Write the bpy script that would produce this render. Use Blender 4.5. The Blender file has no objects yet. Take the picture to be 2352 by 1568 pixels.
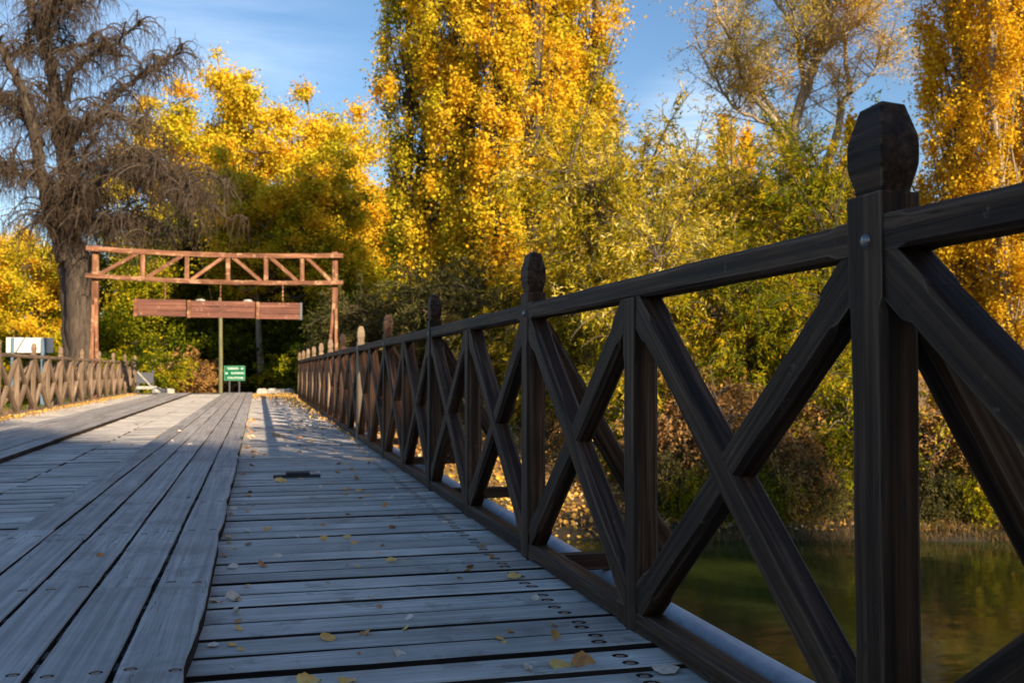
import bpy, bmesh, math, random
import numpy as np
from mathutils import Vector, Matrix
from mathutils.geometry import tessellate_polygon
R = math.radians
sc = bpy.context.scene
# ------------------------------------------------------------------ camera
CAMZ = .7725
YAW = R(14.32); PITCH = R(1.65)
cam_d = bpy.data.cameras.new("camera"); cam = bpy.data.objects.new("camera", cam_d)
sc.collection.objects.link(cam); sc.camera = cam
cam_d.sensor_width = 36; cam_d.lens = 35; cam_d.clip_start = .05; cam_d.clip_end = 3000
cam.location = (0, 0, CAMZ); cam.rotation_euler = (R(90) + PITCH, 0, -YAW)
cam_d.dof.use_dof = True; cam_d.dof.focus_distance = 2.9; cam_d.dof.aperture_fstop = 6.5
# ------------------------------------------------------------------ world, sun, exposure
SUN_EL = R(23); SUN = Vector((.40, -.916, 0)).normalized()
w = bpy.data.worlds.new("World"); sc.world = w; w.use_nodes = True
nt = w.node_tree; N = nt.nodes; L = nt.links; bg = N['Background']
sky = N.new('ShaderNodeTexSky'); sky.sky_type = 'NISHITA'; sky.sun_disc = False
sky.sun_elevation = SUN_EL; sky.sun_rotation = math.atan2(SUN.x, SUN.y)
sky.air_density = 1.0; sky.dust_density = .4; sky.ozone_density = 2.4
tc = N.new('ShaderNodeTexCoord')
mp = N.new('ShaderNodeMapping'); mp.inputs['Scale'].default_value = (1.0, 1.5, 7.0); mp.inputs['Rotation'].default_value = (R(8), R(-14), R(20))
nz = N.new('ShaderNodeTexNoise'); nz.inputs['Scale'].default_value = 2.2; nz.inputs['Detail'].default_value = 9; nz.inputs['Roughness'].default_value = .62; nz.inputs['Distortion'].default_value = .5
rmp = N.new('ShaderNodeMapRange'); rmp.inputs[1].default_value = .64; rmp.inputs[2].default_value = .82; rmp.inputs[4].default_value = .65
mx = N.new('ShaderNodeMixRGB'); mx.inputs[2].default_value = (5.2, 5.8, 6.4, 1)
L.new(tc.outputs['Generated'], mp.inputs[0]); L.new(mp.outputs[0], nz.inputs['Vector']); L.new(nz.outputs[0], rmp.inputs[0])
hs = N.new('ShaderNodeHueSaturation'); hs.inputs['Saturation'].default_value = 1.10; hs.inputs['Value'].default_value = .68; L.new(sky.outputs[0], hs.inputs['Color'])
nrm = N.new('ShaderNodeVectorMath'); nrm.operation = 'NORMALIZE'; L.new(tc.outputs['Generated'], nrm.inputs[0])
def patch(azd, eld, rad, lo, hi, amt):
    d = N.new('ShaderNodeVectorMath'); d.operation = 'DISTANCE'; a, e = R(azd), R(eld); L.new(nrm.outputs[0], d.inputs[0]); d.inputs[1].default_value = (math.sin(a) * math.cos(e), math.cos(a) * math.cos(e), math.sin(e))
    f = N.new('ShaderNodeMapRange'); f.interpolation_type = 'SMOOTHSTEP'; f.inputs[1].default_value = rad; f.inputs[2].default_value = 0; L.new(d.outputs['Value'], f.inputs[0])
    g_ = N.new('ShaderNodeMapRange'); g_.inputs[1].default_value = lo; g_.inputs[2].default_value = hi; g_.inputs[4].default_value = amt; L.new(nz.outputs[0], g_.inputs[0])
    m = N.new('ShaderNodeMath'); m.operation = 'MULTIPLY'; L.new(f.outputs[0], m.inputs[0]); L.new(g_.outputs[0], m.inputs[1]); return m.outputs[0]
acc = rmp.outputs[0]
for args in ((25, 12.2, .10, .36, .62, .8), (4.4, 22.5, .035, .30, .55, .5), (-3, 15.5, .20, .40, .75, .35), (-18, 10, .30, .35, .8, .4)):
    m = N.new('ShaderNodeMath'); m.operation = 'MAXIMUM'; L.new(acc, m.inputs[0]); L.new(patch(*args), m.inputs[1]); acc = m.outputs[0]
L.new(acc, mx.inputs[0]); L.new(hs.outputs[0], mx.inputs[1]); L.new(mx.outputs[0], bg.inputs[0])
bg.inputs[1].default_value = .125
sd = bpy.data.lights.new("sun", 'SUN'); so = bpy.data.objects.new("sun", sd); sc.collection.objects.link(so)
sd.energy = 4.7; sd.angle = R(.5); sd.color = (1, .80, .55)
sv = Vector((SUN.x * math.cos(SUN_EL), SUN.y * math.cos(SUN_EL), math.sin(SUN_EL)))
so.rotation_euler = sv.to_track_quat('Z', 'Y').to_euler(); so.location = (20, -40, 40)
sc.view_settings.view_transform = 'Standard'; sc.view_settings.look = 'None'
sc.view_settings.exposure = 1.0; sc.view_settings.gamma = 1
cy = sc.cycles; cy.max_bounces = 6; cy.diffuse_bounces = 3; cy.glossy_bounces = 3; cy.transmission_bounces = 4
cy.transparent_max_bounces = 4; cy.sample_clamp_indirect = 6; cy.use_denoising = True; cy.caustics_reflective = False; cy.caustics_refractive = False

# ------------------------------------------------------------------ helpers
COL = sc.collection
FW = Vector((math.sin(YAW), math.cos(YAW), 0)); RT = Vector((math.cos(YAW), -math.sin(YAW), 0))
def at(px, py, Z):
    """a bearing and height read off the photo (2352 px wide), at Z metres in front of the camera"""
    return FW * Z + RT * ((px - 1176) / 2287 * Z) + Vector((0, 0, CAMZ + (850 - py) / 2287 * Z))
def tag(o, label=None, cat=None, group=None, kind=None):
    if label: o['label'] = label
    if cat: o['category'] = cat
    if group: o['group'] = group
    if kind: o['kind'] = kind
    return o
def empty(name, loc, label, cat, group=None, rz=0):
    o = bpy.data.objects.new(name, None); COL.objects.link(o); o.empty_display_size = .2
    o.location = loc; o.rotation_euler = (0, 0, rz)
    return tag(o, label, cat, group)
def link(name, me, mat=None, parent=None):
    o = bpy.data.objects.new(name, me); COL.objects.link(o)
    if mat is not None and not me.materials: me.materials.append(mat)
    if parent is not None: o.parent = parent
    return o
def obj(name, bm, mat, parent=None, smooth=False, mat2=None):
    me = bpy.data.meshes.new(name)
    bmesh.ops.recalc_face_normals(bm, faces=bm.faces[:])
    bm.to_mesh(me); bm.free()
    if smooth: me.polygons.foreach_set('use_smooth', [True] * len(me.polygons))
    o = link(name, me, mat, parent)
    if mat2: me.materials.append(mat2)
    return o
def box(bm, x0, x1, y0, y1, z0, z1, bev=0):
    r = bmesh.ops.create_cube(bm, size=1)
    for v in r['verts']:
        v.co = Vector(((x0 + x1) / 2 + v.co.x * (x1 - x0), (y0 + y1) / 2 + v.co.y * (y1 - y0), (z0 + z1) / 2 + v.co.z * (z1 - z0)))
    if bev:
        es = list({e for v in r['verts'] for e in v.link_edges})
        bmesh.ops.bevel(bm, geom=es, offset=bev, segments=1, affect='EDGES')
def copy_tree(o, parent=None):
    c = o.copy(); COL.objects.link(c)
    if parent: c.parent = parent
    for ch in list(o.children): copy_tree(ch, c)
    return c
# ------------------------------------------------------------------ materials
class MB:
    def __init__(s, name):
        s.m = bpy.data.materials.new(name); s.m.use_nodes = True; s.t = s.m.node_tree; s.N = s.t.nodes; s.L = s.t.links
        s.p = s.N['Principled BSDF']
    def n(s, typ, **kw):
        nd = s.N.new('ShaderNode' + typ)
        for k, v in kw.items():
            if k.startswith('i_'): nd.inputs[k[2:].replace('_', ' ')].default_value = v
            else: setattr(nd, k, v)
        return nd
    def l(s, a, b): s.L.new(a, b)
    def ramp(s, fac, stops):
        r = s.N.new('ShaderNodeValToRGB'); el = r.color_ramp.elements
        while len(el) > 1: el.remove(el[0])
        el[0].position = stops[0][0]; el[0].color = (*stops[0][1], 1)
        for p, c in stops[1:]:
            e = el.new(p); e.color = (*c, 1)
        s.l(fac, r.inputs[0]); return r.outputs[0]
def wood(name, cols, rough=.7, crack=.5, scale=(1.2, 34, 34), bump=.25, spec=.3, stain=None, vary=.35, wear=0, cw=.011):
    b = MB(name); oi = b.n('ObjectInfo'); tc = b.n('TexCoord')
    off = b.n('VectorMath', operation='SCALE'); off.inputs[0].default_value = (13.7, 7.3, 5.1); b.l(oi.outputs['Random'], off.inputs['Scale'])
    add = b.n('VectorMath', operation='ADD'); b.l(tc.outputs['Object'], add.inputs[0]); b.l(off.outputs[0], add.inputs[1])
    m = b.n('Mapping'); m.inputs['Scale'].default_value = scale; b.l(add.outputs[0], m.inputs[0])
    g = b.n('TexNoise', i_Scale=1.0, i_Detail=9.0, i_Roughness=.62, i_Distortion=.35); b.l(m.outputs[0], g.inputs['Vector'])
    m2 = b.n('Mapping'); m2.inputs['Scale'].default_value = (scale[0] * .9, scale[1] * .5, scale[2] * .5); b.l(add.outputs[0], m2.inputs[0])
    wv = b.n('TexNoise', i_Scale=1.3, i_Detail=4.0, i_Roughness=.5, i_Distortion=1.2); b.l(m2.outputs[0], wv.inputs['Vector'])
    bl = b.n('TexNoise', i_Scale=3.0, i_Detail=5.0, i_Roughness=.6); b.l(add.outputs[0], bl.inputs['Vector'])
    c = b.ramp(g.outputs[0], [(.34, cols[0]), (.5, cols[1]), (.66, cols[2])])
    # open checks along the grain
    cr = b.n('Math', operation='SUBTRACT'); cr.inputs[1].default_value = .5; b.l(wv.outputs[0], cr.inputs[0])
    ab = b.n('Math', operation='ABSOLUTE'); b.l(cr.outputs[0], ab.inputs[0])
    lt = b.n('MapRange'); lt.inputs[1].default_value = .0; lt.inputs[2].default_value = cw; lt.inputs[3].default_value = 1; lt.inputs[4].default_value = 0; b.l(ab.outputs[0], lt.inputs[0])
    gate = b.n('MapRange'); gate.inputs[1].default_value = .48; gate.inputs[2].default_value = .60; b.l(bl.outputs[0], gate.inputs[0])
    ck = b.n('Math', operation='MULTIPLY'); b.l(lt.outputs[0], ck.inputs[0]); b.l(gate.outputs[0], ck.inputs[1])
    ck2 = b.n('Math', operation='MULTIPLY'); b.l(ck.outputs[0], ck2.inputs[0]); ck2.inputs[1].default_value = crack
    hv = b.n('HueSaturation'); b.l(c, hv.inputs['Color'])
    # blotches and a different tone for every timber
    mr = b.n('MapRange'); mr.inputs[1].default_value = .3; mr.inputs[2].default_value = .7; mr.inputs[3].default_value = 1 - vary; mr.inputs[4].default_value = 1 + vary; b.l(bl.outputs[0], mr.inputs[0])
    mr2 = b.n('MapRange'); mr2.inputs[3].default_value = 1 - vary * .7; mr2.inputs[4].default_value = 1 + vary * .7; b.l(oi.outputs['Random'], mr2.inputs[0])
    mu = b.n('Math', operation='MULTIPLY'); b.l(mr.outputs[0], mu.inputs[0]); b.l(mr2.outputs[0], mu.inputs[1]); b.l(mu.outputs[0], hv.inputs['Value'])
    cc = hv.outputs[0]
    if stain:
        sn = b.n('TexNoise', i_Scale=stain[1], i_Detail=6.0, i_Roughness=.7); b.l(add.outputs[0], sn.inputs['Vector'])
        sm = b.n('MapRange'); sm.inputs[1].default_value = stain[2]; sm.inputs[2].default_value = stain[2] + .08; sm.inputs[4].default_value = stain[3]; b.l(sn.outputs[0], sm.inputs[0])
        ms = b.n('MixRGB'); ms.inputs[2].default_value = (*stain[0], 1); b.l(sm.outputs[0], ms.inputs[0]); b.l(cc, ms.inputs[1]); cc = ms.outputs[0]
    if wear:   # edges rubbed down to paler wood
        bv = b.n('Bevel', samples=4); bv.inputs['Radius'].default_value = .007; ge = b.n('NewGeometry')
        dt = b.n('VectorMath', operation='DOT_PRODUCT'); b.l(bv.outputs[0], dt.inputs[0]); b.l(ge.outputs['Normal'], dt.inputs[1])
        wr = b.n('MapRange'); wr.inputs[1].default_value = .995; wr.inputs[2].default_value = .90; b.l(dt.outputs['Value'], wr.inputs[0])
        wn = b.n('MapRange'); wn.inputs[1].default_value = .42; wn.inputs[2].default_value = .60; wn.inputs[4].default_value = wear; b.l(g.outputs[0], wn.inputs[0])
        wm_ = b.n('Math', operation='MULTIPLY'); b.l(wr.outputs[0], wm_.inputs[0]); b.l(wn.outputs[0], wm_.inputs[1])
        wx = b.n('MixRGB'); wx.inputs[2].default_value = (.28, .22, .17, 1); b.l(wm_.outputs[0], wx.inputs[0]); b.l(cc, wx.inputs[1]); cc = wx.outputs[0]
    mix = b.n('MixRGB'); mix.inputs[2].default_value = (.012, .010, .009, 1); b.l(ck2.outputs[0], mix.inputs[0]); b.l(cc, mix.inputs[1])
    b.l(mix.outputs[0], b.p.inputs['Base Color'])
    b.p.inputs['Roughness'].default_value = rough; b.p.inputs['Specular IOR Level'].default_value = spec
    h = b.n('Math', operation='SUBTRACT'); b.l(g.outputs[0], h.inputs[0]); b.l(ck2.outputs[0], h.inputs[1])
    bp = b.n('Bump', i_Strength=bump, i_Distance=.004); b.l(h.outputs[0], bp.inputs['Height']); b.l(bp.outputs[0], b.p.inputs['Normal'])
    return b.m
def plain(name, col, rough=.6, metal=0, noise=None, bump=0, scale=20):
    b = MB(name); b.p.inputs['Roughness'].default_value = rough; b.p.inputs['Metallic'].default_value = metal
    if noise:
        tc = b.n('TexCoord'); n = b.n('TexNoise', i_Scale=float(scale), i_Detail=6.0, i_Roughness=.65); b.l(tc.outputs['Object'], n.inputs['Vector'])
        b.l(b.ramp(n.outputs[0], [(.35, noise), (.62, col)]), b.p.inputs['Base Color'])
        if bump:
            bp = b.n('Bump', i_Strength=bump, i_Distance=.01); b.l(n.outputs[0], bp.inputs['Height']); b.l(bp.outputs[0], b.p.inputs['Normal'])
    else: b.p.inputs['Base Color'].default_value = (*col, 1)
    return b.m
def leafmat(name, stops, trans=.42, gloss=.0):
    """stops: leaf colours picked by each leaf's own tint value"""
    b = MB(name); b.N.remove(b.p); out = b.N['Material Output']
    a = b.n('Attribute', attribute_name='tint'); c = b.ramp(a.outputs['Fac'], stops)
    d = b.n('BsdfDiffuse'); t = b.n('BsdfTranslucent'); mx = b.n('MixShader'); mx.inputs[0].default_value = trans
    b.l(c, d.inputs[0]); b.l(c, t.inputs[0]); b.l(d.outputs[0], mx.inputs[1]); b.l(t.outputs[0], mx.inputs[2])
    res = mx.outputs[0]
    if gloss:
        g = b.n('BsdfGlossy'); g.inputs['Roughness'].default_value = .4; m2 = b.n('MixShader'); m2.inputs[0].default_value = gloss
        b.l(res, m2.inputs[1]); b.l(g.outputs[0], m2.inputs[2]); res = m2.outputs[0]
    b.l(res, out.inputs[0]); return b.m
def bark(name, a, bcol, scale=3):
    b = MB(name); tc = b.n('TexCoord'); m = b.n('Mapping'); m.inputs['Scale'].default_value = (scale * 2, scale * 2, scale * .35); b.l(tc.outputs['Object'], m.inputs[0])
    n = b.n('TexNoise', i_Scale=1.5, i_Detail=7.0, i_Roughness=.65, i_Distortion=.6); b.l(m.outputs[0], n.inputs['Vector'])
    b.l(b.ramp(n.outputs[0], [(.35, a), (.65, bcol)]), b.p.inputs['Base Color']); b.p.inputs['Roughness'].default_value = .9
    bp = b.n('Bump', i_Strength=.6, i_Distance=.05); b.l(n.outputs[0], bp.inputs['Height']); b.l(bp.outputs[0], b.p.inputs['Normal'])
    return b.m
YEL = (.86, .62, .05); GOLD = (.85, .53, .025); ORG = (.74, .32, .02); OLV = (.36, .32, .015); GRN = (.13, .17, .012); LIM = (.62, .54, .03); PALE = (.88, .76, .24); BRN = (.26, .14, .045); TAN = (.50, .27, .09)
M = {
 'deck': wood('weathered_grey_planks', [(.34, .305, .27), (.48, .44, .395), (.62, .57, .515)], rough=.62, crack=.5, scale=(1.6, 60, 60), bump=.3, spec=.4, vary=.28, stain=((.22, .19, .165), 5, .56, .6)),
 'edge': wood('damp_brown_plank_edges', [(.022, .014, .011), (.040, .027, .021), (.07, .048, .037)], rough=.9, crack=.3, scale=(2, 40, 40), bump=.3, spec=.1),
 'runner': wood('weathered_runner_boards', [(.25, .228, .21), (.37, .34, .315), (.50, .465, .43)], rough=.58, crack=1, scale=(.9, 46, 46), bump=.3, spec=.45, vary=.22, stain=((.19, .15, .135), 2.5, .55, .45)),
 'rail': wood('dark_oiled_timber', [(.011, .005, .002), (.040, .018, .009), (.105, .056, .031)], rough=.65, crack=1, scale=(1.3, 50, 50), bump=.55, spec=.2, vary=.35, stain=((.26, .19, .14), 16, .66, .6), wear=.55, cw=.018),
 'rail_old_lit': wood('faded_and_sunlit_brown_timber', [(.10, .065, .042), (.20, .135, .088), (.31, .215, .14)], rough=.8, crack=.6, bump=.3, vary=.25),  # old brown wood; also the sunlit tone of the dark railing's far posts
 'rail_pale': wood('pale_replacement_timber', [(.24, .17, .10), (.36, .26, .16), (.46, .35, .23)], rough=.8, crack=.5, bump=.2, vary=.1),
 'gate': wood('flaking_red_timber', [(.12, .048, .026), (.22, .092, .048), (.36, .18, .095)], rough=.75, crack=.9, scale=(1.0, 12, 12), bump=.3, vary=.25, stain=((.66, .42, .24), 3.5, .54, .5)),
 'board': wood('red_brown_boards', [(.09, .036, .026), (.17, .066, .044), (.26, .11, .07)], rough=.7, crack=1, scale=(.5, 9, 9), bump=.3, vary=.12, stain=((.66, .42, .28), 8, .60, .6)),
 'screw': plain('rusty_screw_head', (.42, .30, .25), .5, .35, (.20, .11, .08), scale=120),
 'iron': plain('dark_iron', (.045, .045, .055), .55, .2, (.02, .02, .025), scale=60),
 'steel': plain('worn_steel_bolt', (.30, .29, .28), .38, .9, (.12, .10, .09), scale=150),
 'pipe': plain('blue_grey_pipe_paint', (.60, .66, .72), .42, .0, (.40, .45, .51), scale=9),
 'hide': plain('shadowed_earth', (.05, .045, .04), .9),
 'white': plain('white_paint', (.80, .79, .76), .5, 0, (.66, .65, .62), scale=5),
 'stone': plain('whitewashed_stone', (.55, .52, .47), .8, 0, (.26, .24, .20), .4, scale=9),
 'bluepost': plain('blue_grey_post_paint', (.10, .17, .24), .5),
 'pole': bark('greenish_pole_wood', (.11, .105, .05), (.23, .22, .11)),
 'sgreen': plain('green_sign_sheet', (.0, .16, .07), .45, 0, (.0, .13, .055), scale=3),
 'sborder': plain('pale_green_border', (.16, .42, .27), .5),
 'stext': plain('sign_white_letters', (.62, .78, .68), .5),
 'greypost': plain('galvanised_post', (.13, .14, .16), .5, .3),
 'bark_dark': bark('dark_bark', (.035, .026, .02), (.11, .085, .065)),
 'bark_grey': bark('grey_brown_bark', (.07, .055, .042), (.20, .155, .115)),
 'bark_weep': bark('furrowed_brown_bark', (.028, .02, .015), (.115, .085, .06), 4),
 'bark_pale': bark('pale_bark', (.22, .18, .13), (.42, .36, .28)),
 'twig': bark('brown_twigs', (.030, .020, .012), (.13, .085, .05)),
 'maple': leafmat('golden_leaves', [(0, GRN), (.16, OLV), (.34, LIM), (.5, YEL), (.75, GOLD), (1, ORG)]),
 'poplar': leafmat('poplar_leaves', [(0, GRN), (.18, OLV), (.36, LIM), (.5, YEL), (.72, GOLD), (1, ORG)]),
 'poplar_o': leafmat('orange_poplar_leaves', [(0, OLV), (.18, YEL), (.55, (.85, .54, .03)), (.85, GOLD), (1, ORG)]),
 'willow': leafmat('willow_leaves', [(0, (.08, .10, .008)), (.25, (.24, .23, .01)), (.48, (.50, .39, .012)), (.72, (.72, .50, .02)), (.9, (.84, .66, .10)), (1, PALE)], trans=.4, gloss=.02),
 'green': leafmat('green_leaves', [(0, (.05, .075, .008)), (.35, (.12, .15, .010)), (.6, (.30, .30, .012)), (.85, (.58, .46, .02)), (1, (.72, .40, .02))]),
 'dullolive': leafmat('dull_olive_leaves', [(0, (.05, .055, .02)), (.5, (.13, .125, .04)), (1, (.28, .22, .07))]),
 'dry': leafmat('dry_brown_leaves', [(0, (.07, .05, .015)), (.3, BRN), (.7, TAN), (1, (.60, .36, .13))], trans=.3),
 'bareleaf': leafmat('sparse_willow_leaves', [(0, (.40, .36, .06)), (.4, (.68, .50, .10)), (.75, GOLD), (1, (.70, .38, .20))]),
 'litter': leafmat('fallen_leaf_litter', [(0, BRN), (.35, TAN), (.6, (.72, .42, .10)), (.85, (.78, .48, .06)), (1, (.74, .62, .42))], trans=.15),
 'grass': leafmat('dry_grass', [(0, (.06, .06, .02)), (.5, (.20, .13, .055)), (1, (.34, .23, .10))], trans=.3),
 'lawn': leafmat('green_grass', [(0, (.05, .08, .01)), (.6, (.12, .16, .02)), (1, (.35, .30, .06))], trans=.3),
}
# ------------------------------------------------------------------ terrain
def sstep(a, b, v):
    t = np.clip((v - a) / (b - a), 0, 1); return t * t * (3 - 2 * t)
def vnoise(x, y, s, seed=0):
    rs = np.random.RandomState(seed); ph = rs.rand(6, 3) * 6.28; v = 0
    for k in range(6):
        a = ph[k, 0]; f = s * (1 + .45 * k); v = v + np.sin((x * math.cos(a) + y * math.sin(a)) * f + ph[k, 1]) / (1 + .5 * k)
    return v / 3
WZ = -2.4
def ground_z(x, y):
    x = np.asarray(x, float); y = np.asarray(y, float)
    d = x * FW.x + y * FW.y; lat = x * RT.x + y * RT.y
    d = d + vnoise(lat, 0 * lat, .35, 3) * .35
    far = np.interp(d, [14, 17.8, 18.5, 18.9, 22, 26, 31, 38, 50, 120, 700], [-4.2, -3.0, -2.5, -2.25, -1.75, -1.1, -.55, -.6, -1.45, -1.6, -1.2])
    near = np.interp(-d, [3, 8.5, 9.5, 12, 18, 60, 700], [-4.2, -3, -2.3, -1.5, -.3, .2, .4])
    z = np.where(d > 8, far, near) + vnoise(x, y, .6, 5) * .10 * np.clip((np.abs(d - 5) - 13.5) / 5, 0, 1)
    # the abutments carry the ends of the deck
    k = sstep(5.6, 3.6, np.abs(x + 1.56)) * sstep(29.5, 33, y) * sstep(48, 37.5, y)
    z = z * (1 - k) + (-.09) * k
    k2 = sstep(6.5, 3.6, np.abs(x + 1.56)) * sstep(-9, -13, y)
    return z * (1 - k2) + (-.09) * k2
def axis(lo, hi, step, far, n=22):
    core = np.arange(lo, hi + step, step); g = np.geomspace(step, far, n)
    return np.concatenate([(core[0] - g[::-1]), core, core[-1] + g])
def sheet(name, xs, ys, zf, mat):
    X, Y = np.meshgrid(xs, ys); Z = zf(X, Y); nx = len(xs); ny = len(ys)
    co = np.stack([X, Y, Z], -1).reshape(-1, 3)
    i = np.arange(nx * ny).reshape(ny, nx); q = np.stack([i[:-1, :-1], i[:-1, 1:], i[1:, 1:], i[1:, :-1]], -1).reshape(-1, 4)
    me = quads_mesh(name, co, q, smooth=True); return link(name, me, mat)
def quads_mesh(name, co, q, smooth=False, tint=None):
    me = bpy.data.meshes.new(name); me.vertices.add(len(co)); me.vertices.foreach_set('co', np.ascontiguousarray(co, dtype=np.float32).ravel())
    me.loops.add(q.size); me.loops.foreach_set('vertex_index', np.ascontiguousarray(q, dtype=np.int32).ravel())
    me.polygons.add(len(q)); me.polygons.foreach_set('loop_start', np.arange(0, q.size, 4, dtype=np.int32))
    if smooth: me.polygons.foreach_set('use_smooth', np.ones(len(q), dtype=bool))
    if tint is not None:
        a = me.attributes.new('tint', 'FLOAT', 'FACE'); a.data.foreach_set('value', np.clip(tint, 0, 1).astype(np.float32))
    me.update(calc_edges=True); return me
gm = MB('ground_earth'); tcg = gm.n('TexCoord'); n1 = gm.n('TexNoise', i_Scale=9.0, i_Detail=8.0, i_Roughness=.75); n2 = gm.n('TexNoise', i_Scale=.25, i_Detail=4.0)
gm.l(tcg.outputs['Object'], n1.inputs['Vector']); gm.l(tcg.outputs['Object'], n2.inputs['Vector'])
c1 = gm.ramp(n1.outputs[0], [(.3, (.08, .05, .025)), (.48, (.24, .13, .045)), (.62, (.44, .24, .06)), (.75, (.50, .34, .16))])
c2 = gm.ramp(n1.outputs[0], [(.3, (.03, .045, .01)), (.6, (.09, .12, .02)), (.75, (.3, .24, .06))])
mm = gm.n('MixRGB'); rr = gm.n('MapRange'); rr.inputs[1].default_value = .58; rr.inputs[2].default_value = .68
gm.l(n2.outputs[0], rr.inputs[0]); gm.l(rr.outputs[0], mm.inputs[0]); gm.l(c1, mm.inputs[1]); gm.l(c2, mm.inputs[2]); ge_ = gm.n('NewGeometry'); sz_ = gm.n('SeparateXYZ'); gm.l(ge_.outputs['Position'], sz_.inputs[0])
wz_ = gm.n('Math', operation='MULTIPLY_ADD'); wz_.inputs[1].default_value = .7; gm.l(n1.outputs[0], wz_.inputs[0]); gm.l(sz_.outputs['Z'], wz_.inputs[2])
wr_ = gm.n('MapRange'); wr_.inputs[1].default_value = -1.75; wr_.inputs[2].default_value = -1.45; wr_.inputs[3].default_value = 1; wr_.inputs[4].default_value = 0; gm.l(wz_.outputs[0], wr_.inputs[0])
md_ = gm.n('MixRGB'); md_.inputs[2].default_value = (.035, .026, .014, 1); gm.l(wr_.outputs[0], md_.inputs[0]); gm.l(mm.outputs[0], md_.inputs[1]); gm.l(md_.outputs[0], gm.p.inputs['Base Color'])
gm.p.inputs['Roughness'].default_value = .95; bpg = gm.n('Bump', i_Strength=.8, i_Distance=.05); gm.l(n1.outputs[0], bpg.inputs['Height']); gm.l(bpg.outputs[0], gm.p.inputs['Normal'])
g = sheet('ground', axis(-40, 34, .5, 900), axis(-30, 62, .5, 1400), ground_z, gm.m); tag(g, kind='structure')
wm = MB('river_water'); wm.p.inputs['Base Color'].default_value = (.032, .042, .010, 1); wm.p.inputs['Roughness'].default_value = .09; wm.p.inputs['IOR'].default_value = 1.33
tw = wm.n('TexCoord'); mw = wm.n('Mapping'); mw.inputs['Scale'].default_value = (1, 1.6, 1); nw = wm.n('TexNoise', i_Scale=1.6, i_Detail=3.0, i_Roughness=.5)
wm.l(tw.outputs['Object'], mw.inputs[0]); wm.l(mw.outputs[0], nw.inputs['Vector']); bw = wm.n('Bump', i_Strength=.09, i_Distance=.12); wm.l(nw.outputs[0], bw.inputs['Height']); wm.l(bw.outputs[0], wm.p.inputs['Normal'])
bmw = bmesh.new()
c = [FW * a + RT * b2 + Vector((0, 0, WZ)) for a, b2 in ((-14, -300), (-14, 300), (20.5, 300), (20.5, -300))]
bmw.faces.new([bmw.verts.new(v) for v in c]); tag(obj('river_water', bmw, wm.m), kind='structure')
rm = plain('packed_gravel_road', (.24, .21, .17), .95, 0, (.15, .13, .10), .4, 14)
def road_z(X, Y): return ground_z(X, Y) + .03
rd = sheet('road', np.linspace(-3.9, .8, 8), np.linspace(33.62, 110, 120), road_z, rm); tag(rd, kind='structure')

# ------------------------------------------------------------------ timbers
def stop_beam(Lg, wy, hz, ch=.012, stop=.10, rnd=None, seg=2, jag=.0018):
    """squared timber along local X from 0 to Lg; chamfers stop short of the ends"""
    rnd = rnd or random.Random(1); bm = bmesh.new()
    c0 = .0015
    st = [(0, c0), (stop, c0), (stop + .028, ch)]
    n = max(2, int(Lg / .25))
    a, b2 = stop + .028, Lg - stop - .028
    for k in range(1, n): st.append((a + (b2 - a) * k / n, ch))
    st += [(b2, ch), (Lg - stop, c0), (Lg, c0)]
    rings = []
    for x, c in st:
        y, z = wy / 2, hz / 2; j = lambda: rnd.uniform(-jag, jag)
        pts = [(-y + c, -z), (y - c, -z), (y, -z + c), (y, z - c), (y - c, z), (-y + c, z), (-y, z - c), (-y, -z + c)]
        rings.append([bm.verts.new((x, p[0] + j(), p[1] + j())) for p in pts])
    for r0, r1 in zip(rings, rings[1:]):
        for k in range(8): bm.faces.new((r0[k], r0[(k + 1) % 8], r1[(k + 1) % 8], r1[k]))
    bm.faces.new(rings[0][::-1]); bm.faces.new(rings[-1]); return bm
def place_between(o, p0, p1, side):
    """local X from p0 to p1, local Y as near as possible to side"""
    x = (p1 - p0).normalized(); z = x.cross(side).normalized(); y = z.cross(x)
    m = Matrix((x, y, z)).transposed().to_4x4(); m.translation = p0; o.matrix_local = m
def timber(name, p0, p1, side, wy, hz, mat, parent, **kw):
    p0 = Vector(p0); p1 = Vector(p1)
    o = obj(name, stop_beam((p1 - p0).length, wy, hz, **kw), mat, parent); place_between(o, p0, p1, Vector(side)); return o
def finial_bm(wx, wy):
    bm = bmesh.new()
    prof = [(-.004, .74), (.0, .74), (.018, .82), (.036, .92), (.052, .985), (.068, 1.0), (.092, .995), (.106, .965), (.163, .63), (.176, .05)]
    rings = []
    for z, s in prof:
        rings.append([bm.verts.new((sx * wx / 2 * s, sy * wy / 2 * s, z)) for sx, sy in ((-1, -1), (1, -1), (1, 1), (-1, 1))])
    for r0, r1 in zip(rings, rings[1:]):
        for k in range(4): bm.faces.new((r0[k], r0[(k + 1) % 4], r1[(k + 1) % 4], r1[k]))
    bm.faces.new(rings[0][::-1]); bm.faces.new(rings[-1])
    es = [e for e in bm.edges if abs(e.verts[0].co.z - e.verts[1].co.z) > .005]
    bmesh.ops.bevel(bm, geom=es, offset=.0014, segments=1, affect='EDGES'); return bm
def dome_bm(r, h, n=12):
    bm = bmesh.new(); rings = []
    for k in range(4):
        a = k / 4 * math.pi / 2; rings.append([bm.verts.new((math.cos(a) * r * math.cos(t * 6.283 / n), math.cos(a) * r * math.sin(t * 6.283 / n), math.sin(a) * h)) for t in range(n)])
    top = bm.verts.new((0, 0, h))
    for r0, r1 in zip(rings, rings[1:]):
        for k in range(n): bm.faces.new((r0[k], r0[(k + 1) % n], r1[(k + 1) % n], r1[k]))
    for k in range(n): bm.faces.new((rings[-1][k], rings[-1][(k + 1) % n], top))
    return bm
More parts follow.
